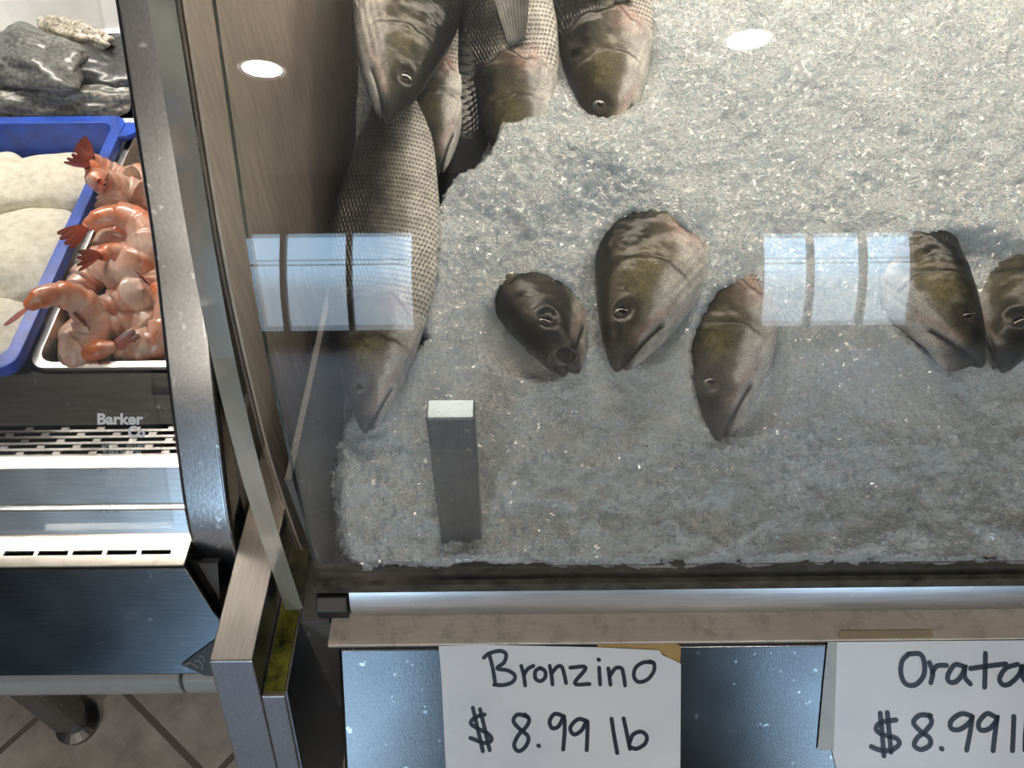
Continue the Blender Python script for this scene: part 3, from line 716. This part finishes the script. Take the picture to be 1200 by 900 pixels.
def sea_bass(nose_px, h0, tail_px, h1, L, label, visible, roll=0, mo=0.0, seed=0, dark=0.0, group='sea bass on the ice', lips=False, fins=True, tail=False, cloudy=.0, pect=True, smax=.62, pshow=None):
    A = bank(*nose_px, h0); B = bank(*tail_px, h1)
    root = empty('sea_bass', (0, 0, 0), label, 'fish', group)
    Mx = fish_matrix(A, B, roll, visible)
    root.matrix_world = Matrix.Translation(Vector(A) + Vector((0, 0, H))) @ Mx
    V, f, c, att = fish_mesh(L, mo, seed, dark, smax=.90 if tail else smax)
    mk('body', V, f, M['fish'], root, local=True, smooth=True, cols=c, uvp=att)
    for sd in (1, -1):
        V, f, c = eye_mesh(L, sd, cloudy); mk('eye', V, f, M['eye'], root, local=True, smooth=True, cols=c)
    if lips:
        # rounded lips standing open at the tip of the snout
        cx = Vector((.020*L, -.020*L, .002*L)); ax = Vector((-.42, -.90, .05)).normalized(); a1 = ax.cross(Vector((0, 0, 1))).normalized(); a2 = ax.cross(a1)
        V = []; C = []
        for rr, dd in [(.002, -.012), (.0055, -.010), (.0062, -.001), (.0072, .0006), (.0085, .0), (.0095, -.003), (.0105, -.009)]:
            for k in range(28):
                a = 2*math.pi*k/28; V.append(tuple(cx + a1*rr*math.cos(a)*.85 + a2*rr*math.sin(a)*1.15 + ax*dd)); C.append((.003, .003, .003) if rr < .0065 else (.05, .045, .04))
        f = grid_faces(7, 28, True); f.append(tuple(range(28)))
        mk('lips', V, f, M['fin'], root, local=True, smooth=True, cols=np.array(C))
    if pect:
        for sd in (1, -1):
            y0 = sd*.066*L; fl = .035 if pshow else .02
            V, f, c = fan((.285*L, y0, -.010*L), (.292*L, y0, -.045*L), (.40*L, y0+sd*fl*L, .005*L), (.385*L, y0+sd*fl*.8*L, -.075*L), 9)
            mk('pectoral_fin', V, f, M['fin'], root, local=True, smooth=True, cols=c)
    if tail:
        V, f, c = fan((.88*L, 0, .034*L), (.88*L, 0, -.034*L), (1.02*L, 0, .09*L), (1.02*L, 0, -.09*L), 14, fork=.3); mk('tail_fin', V, f, M['fin'], root, local=True, smooth=True, cols=c)
        V, f, c = fan((.34*L, 0, .112*L), (.58*L, 0, .10*L), (.37*L, 0, .165*L), (.61*L, 0, .125*L), 9); mk('dorsal_fin', V, f, M['fin'], root, local=True, smooth=True, cols=c)
    return root
# heads poking out below the middle of the bank
sea_bass((724, 436), .034, (806, 190), -.050, .485, 'large sea bass head with white belly, middle of the three heads at centre', -1, roll=0, seed=1, pect=False)
sea_bass((845, 517), .012, (852, 300), -.035, .46, 'sea bass head with a pointed dark snout, rightmost of the three heads at centre', -1, roll=4, seed=2, dark=.25, pect=False)
sea_bass((664, 440), .030, (612, 290), -.060, .50, 'dark sea bass head with round open mouth, left of the three heads at centre', -1, roll=34, mo=.10, lips=True, seed=3, dark=.9, pect=False)
sea_bass((430, 509), .018, (470, 120), .012, .36, 'sea bass lying along the steel side wall, its scaly flank bare of ice', -1, roll=-4, seed=4, dark=.1, pect=False, smax=.80)
sea_bass((1150, 431), .036, (1010, 250), -.045, .42, 'pale bellied sea bass head with mouth ajar, left one of the far right pair', 1, roll=-24, mo=.3, seed=5, pect=False)
sea_bass((1172, 436), .016, (1205, 230), -.065, .46, 'dark olive sea bass head, right one of the pair at the far right', 1, roll=14, seed=6, dark=.6, pect=False)
sea_bass((452, 144), .052, (494, -90), .020, .41, 'sea bass head with white lower jaw resting on the scaly flank, top left', 1, roll=0, seed=7, dark=.45, pect=False)
sea_bass((622, 228), -.012, (588, 20), .006, .40, 'sea bass with snout buried in ice and grey fin showing, between two heads at top', -1, roll=-5, seed=8, pshow=True, dark=.3)
sea_bass((716, 180), -.004, (704, -60), .000, .42, 'sea bass head half buried in ice, rightmost of the top group', -1, roll=10, seed=9, dark=.35)
sea_bass((514, 206), .002, (500, 20), .0, .34, 'small dark sea bass head in the hollow beneath the top left head', -1, roll=0, seed=10, dark=.6, pect=False)
sea_bass((520, 300), -.046, (566, 20), -.018, .38, 'black backed sea bass wedged in the hollow left of the buried snout', -1, roll=78, seed=12, dark=1.0, pect=False, smax=.8)
sea_bass((612, 14), -.008, (618, -160), -.03, .36, 'dark sea bass back just breaking the ice at the top edge', -1, roll=60, seed=11, dark=.9, pect=False)

# ------------------------------------------------------------------ left display case
lc = empty('display_case', (-.55, .4, -.75), 'stainless steel display case at left with slotted ledge, perforated grille and grey bumper', 'display case')
XL = -1.25
XP0, XP1 = -.245, -.2105
post_y = np.array([.3085, .3095, .312, .318, .330, .373, .435, .507, .64]); post_z = np.array([-.585, -.555, -.530, -.512, -.490, -.423, -.335, -.207, .03])
zz = np.linspace(-.585, .03, 60); k5 = np.hanning(7); k5 /= k5.sum()
yy = np.interp(zz, post_z, post_y); yy = np.convolve(np.pad(yy, 3, 'edge'), k5, 'valid')
def py(z): return float(np.interp(z, zz, yy))
prof = [(py(z), z) for z in zz] + [(py(z)+.032, z) for z in zz[::-1]]
po = mk('corner_post', *prism_x(prof, XP0, XP1), M['steel_post'], lc, bevel=.004, bseg=4)
mk('side_panel', *prism_x([(py(z)+.030, z) for z in zz] + [(1.1, .03), (1.1, -.585)], -.2165, -.2115), M['steel_side'], lc)
# front glass pane with its cut edge
gz0, gz1 = -.5085, .03
gp = [(py(z)-.004 if z > -.50 else py(-.50)-.004-(-.50-z)*.55, z) for z in np.linspace(gz0, gz1, 30)]
XE = -.2535
gl = mk('front_glass', *prism_x(gp + [(y+.006, z) for y, z in gp[::-1]], XL, XE), M['glass_left'], lc)
gl.data.materials.append(M['glass_edge'])
for p in gl.data.polygons:
    if p.normal.x > .9 or (p.normal.z < -.9): p.material_index = 1
RT = math.radians(32); rd = np.array([0, -math.sin(RT), -math.cos(RT)]); rn = np.array([0, -math.cos(RT), math.sin(RT)])
g0 = at_z(100, 598, -.5115); g1 = on_plane(100, 626, np.array([0, g0[1], g0[2]]), rn)
mk('glass_rail', *prism_x([(g1[1], g1[2]), (g0[1], g0[2]), (g0[1]+.006, g0[2]), (g0[1]+.006, -.56), (g1[1], -.56)], XL, -.2465), M['steel_rail'], lc, bevel=.0012)
q0 = at_z(100, 549, -.487); q1 = on_plane(100, 598, np.array([0, q0[1], q0[2]]), rn)
yS = q0[1]; yG0 = at_z(100, 535, -.4865)[1]; yG1 = at_z(100, 499, -.483)[1]
mk('inner_rail', *prism_x([(q1[1], q1[2]), (q0[1], q0[2]), (q0[1]+.004, q0[2]), (q0[1]+.004, -.54), (q1[1], -.54)], XL, -.2465), M['steel_rail'], lc)
mk('inner_rail_lip', *prism_x([(yS, -.4862), (yG0, -.4862), (yG0, -.49), (yS, -.49)], XL, -.2465), M['steel_ledge'], lc)
# perforated grille: bars between rows of slots, as one mesh
rows = 5; gv = []; dyr = (yG1-yG0)/rows; rng2 = random.Random(2)
for r in range(rows):
    y0 = yG0 + r*dyr; z0 = -.4865 + .0007*r
    gv.append(boxv(XL, -.2465, y0, y0+dyr*.42, z0-.0015, z0))
    x = XL + (r % 2)*.014
    while x < -.2465:
        gv.append(boxv(x, min(x+.006, -.2465), y0+dyr*.42, y0+dyr, z0-.0015, z0)); x += .028
mk('air_grille', *merge(*gv), steel('grille_steel', (.24, .23, .22), .42), lc)
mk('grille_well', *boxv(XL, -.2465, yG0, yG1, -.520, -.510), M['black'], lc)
yW_ = yG1
tz = lambda y: -.447 + .105*(y-.42)
s_y0 = on_plane(100, 431, np.array([0, .42, -.447]), np.array([0, -.105, 1.0]))[1]
mk('inner_front_wall', *prism_x([(yW_, -.52), (yW_, -.482), (s_y0-.002, tz(s_y0)-.005), (s_y0+.002, tz(s_y0)-.005), (yW_+.004, -.484), (yW_+.004, -.52)], XL, -.2465), steel('inner_wall_steel', (.12, .115, .11), .40, (1, 10, 10), .2), lc)
# ledge with slots
yL0 = at_z(100, 633, -.5285)[1]; yL1 = at_z(100, 663, -.5285)[1]
lv = []
ya, yb_ = at_z(100, 645, -.5285)[1], at_z(100, 650.5, -.5285)[1]
lv.append(boxv(XL, -.2465, ya, yL0+.006, -.5305, -.5285)); 
xs_slots = [at_z(u, 648, -.5285)[0] for u in (5, 39, 45, 79, 85, 119, 125, 159, 165, 200)]
pitch = xs_slots[2]-xs_slots[0]; 
xr = -.2465; slots = []
for k in range(26):
    a = xs_slots[8] - k*pitch; slots.append((a, a + (xs_slots[9]-xs_slots[8])))
xc = xr
for a, b in slots:
    lv.append(boxv(b, xc, yb_, ya, -.5305, -.5285)); xc = a
lv.append(boxv(XL, xc, yb_, ya, -.5305, -.5285)) if xc > XL else None
lv.append(boxv(XL, -.2465, yL1, yb_, -.5305, -.5285))
ldg = mk('slotted_ledge', *merge(*lv), M['steel_ledge'], lc)
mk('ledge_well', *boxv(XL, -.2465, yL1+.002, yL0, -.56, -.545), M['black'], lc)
# sloping dark panel, its right end cut off at a slant
LT = math.radians(38); ldir = np.array([0, -math.sin(LT), -math.cos(LT)]); ln = np.array([0, -math.cos(LT), math.sin(LT)])
LP0 = np.array([0, yL1-.0008, -.5305])
def lpan(u, v, off=0): return on_plane(u, v, LP0 + ln*off, ln)
Lb = lpan(100, 792)
ol = [np.array([XL, LP0[1], LP0[2]]), np.array([lpan(217, 663)[0], LP0[1], LP0[2]]), lpan(250, 716), lpan(300, 760), np.array([-.19, Lb[1], Lb[2]]), np.array([XL, Lb[1], Lb[2]])]
ol[3] = lpan(270, 740); 
n = len(ol); back = [p - ln*.004 for p in ol]
mk('front_panel', ol + back, [tuple(range(n))[::-1], tuple(range(n, 2*n))] + [(i, (i+1) % n, n+(i+1) % n, n+i) for i in range(n)], steel('left_panel_steel', (.11, .13, .15), .24, (1, 40, 40), .15), lc, bevel=.0015)
mk('cabinet_body', *prism_x([(Lb[1]+.01, Lb[2]-.002), (.40, Lb[2]-.09), (.62, Lb[2]-.12), (1.1, Lb[2]-.12), (1.1, -.56), (.36, -.56), (LP0[1]+.008, -.54)], XL, -.226), M['black'], lc)
# triangular badge
bd = [lpan(212, 779, .002), lpan(262, 742, .002), lpan(262, 793, .002), lpan(240, 792, .002)]
bb = [p - ln*.0018 for p in bd]
badge = mk('badge', bd + bb, [(0, 3, 2, 1), (4, 5, 6, 7), (0, 1, 5, 4), (1, 2, 6, 5), (2, 3, 7, 6), (3, 0, 4, 7)], M['black'], lc, bevel=.0004)
def ribbon3(name, pts, mapf, w, mat, parent):
    V = []; Fc = []
    for st in pts:
        Pq = smooth_pts(st); n0 = len(V)
        for i, p in enumerate(Pq):
            d = Pq[min(i+1, len(Pq)-1)] - Pq[max(i-1, 0)]; d = d/(np.linalg.norm(d)+1e-9); nn = np.array([-d[1], d[0]])
            for s in (-1, 1): q = p + nn*s*w/2; V.append(tuple(mapf(q[0], q[1])))
        for i in range(len(Pq)-1): Fc.append((n0+2*i, n0+2*i+1, n0+2*i+3, n0+2*i+2))
    return mk(name, V, Fc, mat, parent)
ribbon3('badge_relief', [[(217, 779), (223, 777), (229, 780), (233, 783)], [(228, 776), (233, 774), (237, 780), (236, 785)], [(233, 769), (238, 770), (239, 776)]], lambda u, v: lpan(u, v, .0023), 1.4, plain('badge_grey', (.16, .17, .17), .4), badge)
# bumper in two pieces with a dark joint
yb1 = Lb[1]; zb1 = Lb[2]
bprof = [(yb1+.004, zb1-.001), (yb1-.003, zb1-.006), (yb1-.006, zb1-.014), (yb1-.006, zb1-.022), (yb1-.002, zb1-.029), (yb1+.006, zb1-.033), (yb1+.05, zb1-.033), (yb1+.05, zb1-.001)]
xj = on_plane(219, 815, np.array([0, yb1-.006, zb1]), np.array([0, 1.0, 0]))[0]
mk('bumper', *prism_x(bprof, XL, xj-.0008), M['bumper'], lc, smooth=False, bevel=.002)
mk('bumper_end', *prism_x(bprof, xj+.0008, -.207), M['bumper'], lc, bevel=.002)
# adjustable foot on the floor
fx = at_y(78, 858, .62)
fp = fx.copy()
def lathe(cx, cy, prof, seg=20):
    v = [(cx+r*math.cos(2*math.pi*k/seg), cy+r*math.sin(2*math.pi*k/seg), z) for r, z in prof for k in range(seg)]
    f = grid_faces(len(prof), seg, True); f.append(tuple(range(seg))); f.append(tuple(range((len(prof)-1)*seg, len(prof)*seg))[::-1]); return v, f
_ft = at_z(75, 862, ZF+.04)
_z2 = Lb[2]-.125
mk('foot', *lathe(_ft[0], _ft[1]+.03, [(.034, ZF), (.036, ZF+.012), (.022, ZF+.02), (.020, ZF+.05), (.030, ZF+.055), (.030, _z2)]), steel('foot_steel', (.25, .24, .23), .4), lc)

# printed mark on the glass
gn = None
def gpl(u, v, off=.0006):
    p0 = np.array([0, gp[3][0], gp[3][1]]); a = np.array([0, gp[6][0]-gp[1][0], gp[6][1]-gp[1][1]]); a /= np.linalg.norm(a); nrm = np.array([0, -a[2], a[1]])
    return on_plane(u, v, p0 + nrm*off, nrm)
def text_px(txt, u, v, hpx, wpx, parent, mat, mapf, bold=0.0):
    c = bpy.data.curves.new('t', 'FONT'); c.body = txt; c.offset = bold; c.resolution_u = 3
    o = bpy.data.objects.new('t', c); COL.objects.link(o); dg = bpy.context.evaluated_depsgraph_get(); me = bpy.data.meshes.new_from_object(o.evaluated_get(dg))
    vs = np.array([tuple(q.co) for q in me.vertices]); fs = [tuple(p.vertices) for p in me.polygons]
    bpy.data.objects.remove(o); bpy.data.curves.remove(c)
    mn = vs.min(0); mx = vs.max(0); cap_h = .73
    sx = wpx/(mx[0]-mn[0]); sy = hpx/cap_h
    return [tuple(mapf(u+(a-mn[0])*sx, v-b*sy)) for a, b, _ in vs], fs
prt = []
for txt, u, v, hp, wp, bo in [('Barker', 114, 497, 13, 54, .035), ('Co', 150, 512, 13, 20, .05), ('SOVIS', 119, 526, 5, 20, 0), ('SECURIT', 148, 525, 4.4, 23, 0), ('TI ERA VITRON', 120, 532, 4, 45, 0),
                          ('TEMPERED GLASS', 122, 541, 4, 50, 0), ('MADE IN FRANCE', 122, 548, 4, 51, 0), ('ASI  Z97.1-1984', 126, 556, 4.4, 48, 0), ('16 CFR 1201 C II', 126, 563, 4.4, 49, 0), ('SGCC 2248 1/4"U', 124, 570, 4.6, 50, 0), ('C', 136, 577, 4.6, 3.4, 0)]:
    prt.append(text_px(txt, u, v, hp, wp, gl, M['print'], gpl, bo))
mk('printed_mark', *merge(*prt), M['print'], gl)

# ------------------------------------------------------------------ left case goods
TN = np.array([0, -.105, 1.0]); TN /= np.linalg.norm(TN)
def tp(u, v, h=0.0):
    return on_plane(u, v, np.array([0, .42, -.447]) + TN*h, TN)
TY = np.array([0, 1, .105]); TY /= np.linalg.norm(TY)
def T(x, y, h): return np.array([x, y, tz(y)+h])
def pan_mesh(x0, x1, y0, y1, depth, rim, taper=.012, th=.0018, rlip=.004):
    """open tapered pan: rim flange, walls, floor, with thickness"""
    def loop(i, h, rr=.010, seg=5):
        pts = []; cx = [(x1-i, y0+i), (x1-i, y1-i), (x0+i, y1-i), (x0+i, y0+i)]
        rr = max(rr, .002)
        for k, (cxx, cyy) in enumerate(cx):
            sx = -1 if k in (0, 1) else 1; sy = 1 if k in (0, 3) else -1
            a0 = [-90, 0, 90, 180][k]
            for j in range(seg):
                a = math.radians(a0 + 90*j/(seg-1)); pts.append(T(cxx+sx*rr+rr*math.cos(a), cyy+sy*rr+rr*math.sin(a), h))
        return pts
    loops = [loop(0, -rlip, .014), loop(0, 0, .014), loop(rim, 0, .012), loop(rim+taper, -depth, .012), loop(rim+taper+.01, -depth, .01)]
    loops2 = [loop(rim+taper-th+.01, -depth-th, .01), loop(rim+taper-th, -depth-th, .012), loop(rim-th, -th*1.2, .012), loop(th, -th, .014)]
    V = []; n = len(loops[0])
    for l in loops + loops2: V += [tuple(p) for p in l]
    f = grid_faces(len(loops+loops2), n, True)
    f = [q[::-1] for q in f]
    k = 4*n; f.append(tuple(range(k, k+n))); k = 5*n; f.append(tuple(range(k, k+n))[::-1])
    last = (len(loops+loops2)-1)*n
    f += [(j, (j+1) % n, last+(j+1) % n, last+j) for j in range(n)]
    return V, f
# blue bin
bxr = tp(60, 333, .012)[0]
b_y0 = tp(10, 432, .012)[1]; b_y1 = tp(60, 136, .012)[1]
def lift(vf, h): return [tuple(np.array(p)+np.array([0, 0, h])) for p in vf[0]], vf[1]
bin_ = empty('blue_bin', T(bxr-.12, (b_y0+b_y1)/2, -.06), 'blue plastic bin filled with pale battered patties', 'bin')
mk('tub', *lift(pan_mesh(bxr-.28, bxr, b_y0, b_y1, .065, .011, .012, .003, .010), .012), M['blue'], bin_, smooth=False, bevel=.001)
hd_ = T(bxr+.004, b_y1-.018, .008)
mk('corner_tab', *merge(lathe(bxr+.002, b_y1-.020, [(.013, tz(b_y1)+.0035), (.014, tz(b_y1)+.006), (.013, tz(b_y1)+.0085)], 20)), M['blue'], bin_)
def blob(name, c, r, seed, mat, parent=None, amp=.12, nu=28, nv=44, colf=None, rz=0, flat=.0):
    V = []; C = []
    for i in range(nu):
        a = math.pi*i/(nu-1)
        for j in range(nv):
            b = 2*math.pi*j/nv; d = Vector((math.sin(a)*math.cos(b), math.sin(a)*math.sin(b), math.cos(a)))
            k = 1 + amp*(mnoise.noise(d*1.5+Vector((seed*7.3, 0, 0))) + (.22 if amp < .2 else .10)*mnoise.noise(d*6+Vector((seed*3.3, 0, 0))) + .05*mnoise.noise(d*16))
            p = Vector((d.x*r[0]*k, d.y*r[1]*k, d.z*r[2]*k)); p.rotate(Matrix.Rotation(rz, 3, 'Z')); V.append((c[0]+p.x, c[1]+p.y, c[2]+p.z))
            if colf: C.append(colf(d, seed))
    return mk(name, V, grid_faces(nu, nv, True), mat, parent, smooth=True, cols=np.array(C) if colf else None)
pats = [((58, 218), (.062, .046, .022), .25, 'largest of the pale patties, at the back right of the blue bin'),
        ((22, 300), (.064, .064, .024), .5, 'pale patty at the front of the blue bin'),
        ((-8, 214), (.040, .038, .022), .1, 'pale patty at the back left of the blue bin, cut by the frame edge'),
        ((-25, 395), (.05, .05, .020), .2, 'pale patty behind the near left corner of the blue bin')]
for k, ((u, v), r, rz, lb) in enumerate(pats):
    p = tp(u, v, -.012); tag(blob('battered_patty', p, r, k+1, M['patty'], amp=.15, rz=rz), lb, 'patty', 'battered patties in the blue bin')
# steel pan with shrimp
sx0 = tp(33, 425, .0)[0]; s_y0 = tp(100, 431, 0)[1]; s_y1 = b_y1 + .0
tray = tag(mk('steel_pan', *pan_mesh(sx0, -.222, s_y0, s_y1, .055, .0065, .012, .0012, .004), M['steel_tray'], smooth=False, bevel=.0008), 'shallow stainless pan full of cooked shrimp beside the blue bin', 'pan')
def shrimp_mesh(sz, seed, curl=4.0):
    rnd = random.Random(seed); n = 64; seg = 22; V = []; C = []
    R0 = sz*.36
    pts = []
    for i in range(n):
        t = i/(n-1); a = -curl/2 + curl*t; rr = R0*(1+.30*t); pts.append(Vector((rr*math.cos(a), rr*math.sin(a), .10*sz*math.sin(t*2.2+seed))))
    for i, p in enumerate(pts):
        t = i/(n-1); tg = (pts[min(i+1, n-1)]-pts[max(i-1, 0)]).normalized(); out = (p - Vector((0, 0, p.z))).normalized(); up = tg.cross(out).normalized()
        segm = (t*6.5) % 1.0
        rad = sz*(.235*(1-t)**.50+.05)*(1+.20*(segm-.5)) * (math.sqrt(max(0.0004, 1-(1-t/.13)**2)) if t < .13 else 1)
        for k in range(seg):
            a = 2*math.pi*k/seg; d = out*math.cos(a)*1.05 + up*math.sin(a)*.92
            wv = 1 + .05*mnoise.noise(Vector((t*9, a*2, seed)))
            V.append(tuple(p + d*rad*wv))
            band = math.exp(-((segm-.85)/.16)**2); back = max(0, math.cos(a))
            nz = .5+.5*mnoise.noise(Vector((t*7, math.cos(a)*2, seed*3.1)))
            m = min(1, max(0, -.02+.22*band*(.4+.6*back)+1.9*(nz-.30)*(.5+.5*back) + .7*t*t))
            w_ = Vector((.78, .62, .52)); o_ = Vector((.66, .17, .05)); c = w_.lerp(o_, m); C.append(tuple(c))
    f = grid_faces(n, seg, True); f.append(tuple(range(seg))); f.append(tuple(range((n-1)*seg, n*seg))[::-1])
    return V, f, np.array(C), pts
def shrimp(u, v, h, sz, rot, label, seed, curl=4.0):
    p = tp(u, v, h); root = empty('shrimp', p, label, 'shrimp', 'cooked shrimp in the steel pan')
    root.rotation_euler = (math.radians(rot[0]), math.radians(rot[1]), math.radians(rot[2]))
    V, f, c, pts = shrimp_mesh(sz, seed, curl); mk('body', V, f, M['shrimp'], root, local=True, smooth=True, cols=c)
    e = pts[-1]; d = (pts[-1]-pts[-4]).normalized(); sd = d.cross(Vector((0, 0, 1))).normalized()
    for k, sp_ in enumerate((-.5, -.17, .17, .5)):
        dd = (d + Vector((0, 0, 1))*sp_*.75 + sd*.08*k).normalized(); wv = dd.cross(sd).normalized(); n_ = 9
        V = []; 
        for side in (1, -1):
            for i in range(n_):
                t = i/(n_-1); wd = sz*.06*(math.sin(math.pi*min(1, .12+.80*t)))**.7
                for j in (-1, -.5, 0, .5, 1): V.append(tuple(e - d*sz*.03 + dd*sz*.36*t + wv*wd*j + sd*side*sz*.010*(1.0-abs(j)*.8)))
        f = grid_faces(n_, 5); f = f + [tuple(i+n_*5 for i in q[::-1]) for q in f]
        C = np.tile(np.array([(.55, .10, .04)]), (len(V), 1)) * (1-.45*np.tile(np.repeat(np.linspace(0, 1, n_), 5), 2))[:, None]
        mk('tail_lobe', V, f, M['shrimp'], root, local=True, smooth=True, cols=C)
    return root
SH = [(68, 384, .022, .048, (75, 10, 60), 'curled whitish shrimp at the near left corner of the steel pan', 4.2),
      (128, 385, .000, .052, (20, 10, 200), 'shrimp lying just behind the front rim of the steel pan', 3.6),
      (138, 352, .014, .050, (10, 30, 140), 'shrimp with tail fan pointing left, low centre of the pile', 3.0),
      (120, 330, .010, .052, (-20, 10, 160), 'shrimp with long orange tail pointing down left, centre of the pile', 2.6),
      (134, 288, .018, .054, (15, -10, 20), 'plump pink and white curled shrimp at centre of the pile', 4.4),
      (152, 330, .012, .052, (30, 20, 80), 'shrimp pressed to the glass edge, right side of the pile', 3.2),
      (112, 232, .022, .050, (80, 20, 100), 'shrimp standing with orange tail upright beside the blue bin', 2.2),
      (152, 228, .016, .050, (60, 0, 150), 'pale shrimp at the back right of the pile near the glass edge', 2.8),
      (140, 200, .020, .050, (70, 30, 130), 'shrimp with dark red tail at the back of the pile', 1.8),
      (160, 280, .006, .050, (0, 40, 260), 'shrimp behind the corner post at the right of the pile', 3.8),
      (165, 375, .006, .050, (30, 0, 320), 'orange shrimp at the right front corner of the steel pan', 3.6),
      (108, 300, -.012, .050, (10, 0, 45), 'shrimp low against the left wall of the steel pan', 3.5),
      (105, 365, -.020, .050, (0, 20, 250), 'shrimp deep in the pan behind the curled whitish one', 3.5),
      (150, 305, -.012, .052, (10, 20, 0), 'shrimp underneath the plump central one', 3.5),
      (135, 250, -.010, .052, (0, 20, 90), 'shrimp in the lower layer behind the plump central one', 3.5),
      (160, 255, -.004, .05, (20, 0, 180), 'shrimp in the lower layer beside the corner post', 3.5),
      (130, 215, -.012, .050, (0, 0, 30), 'shrimp at the back of the lower layer in the pan', 3.5),
      (150, 400, -.012, .050, (0, 0, 130), 'shrimp in the lower layer just behind the front rim', 3.8)]
for k, (u, v, h, sz, rot, lb, curl) in enumerate(SH): shrimp(u, v, h-.004, sz*1.22, rot, lb, k+1, curl)
# white tray and the grey skin-on fillets behind the bin
wt_y0 = b_y1+.004
wtray = tag(mk('white_tray', *pan_mesh(-.62, -.2185, wt_y0, wt_y0+.25, .03, .010, .01, .002, .010), M['white_tray'], bevel=.001), 'white plastic tray under the grey fish fillets at top left', 'tray')
def fillet_col(base, belly, thr):
    def fn(d, seed):
        n = mnoise.fractal(Vector((d.x*2.2, d.y*3.2, d.z*3+seed)), 1.0, 2.0, 4); k = min(1, max(0, .5+(d.z*.35 - d.y*.9 + n*.8 - thr)*1.2))
        return tuple(a*(1-k)+b*k for a, b in zip(belly, base))
    return fn
dk = (.035, .038, .04); md = (.11, .115, .11); lt = (.52, .48, .42)
FL = [((118, 78), .008, (.068, .048, .026), -.45, fillet_col(dk, md, -.2), 'dark grey fillet at right of the heap, under the folded pale piece'),
      ((38, 72), .022, (.086, .046, .026), -.55, fillet_col(md, (.20, .205, .19), .1), 'large speckled grey fillet draped over the left of the heap'),
      ((0, 108), .000, (.075, .028, .022), -.3, fillet_col(dk, (.10, .10, .10), -.1), 'near black fillet low at the left edge of the heap'),
      ((70, 120), .006, (.078, .021, .018), .04, fillet_col((.14, .14, .13), lt, .25), 'pale edged fillet lying in front of the heap, nearest the blue bin'),
      ((88, 38), .034, (.052, .013, .012), -.50, fillet_col((.46, .42, .34), (.62, .58, .50), .2), 'folded cream coloured piece on top of the fillet heap')]
for k, ((u, v), h, r, rz, cf, lb) in enumerate(FL):
    tag(blob('fish_fillet', tp(u, v, h), r, k+20, M['fillet'], amp=.38, nu=60, nv=90, colf=cf, rz=rz), lb, 'fillet', 'grey fillets in the white tray')
mk('back_liner', *boxv(XL, -.2185, 1.06, 1.07, -.5, .1), M['wallw'], lc)
mk('deck', *boxv(XL, -.2185, yW_+.004, 1.06, -.56, -.52), M['wallw'], lc)
mk('unseen_roof_hood', *merge(boxv(XL, -.2105, .72, 1.1, .19, .21), boxv(XL, -.2105, .72, .732, .13, .19)), M['steel'], lc)
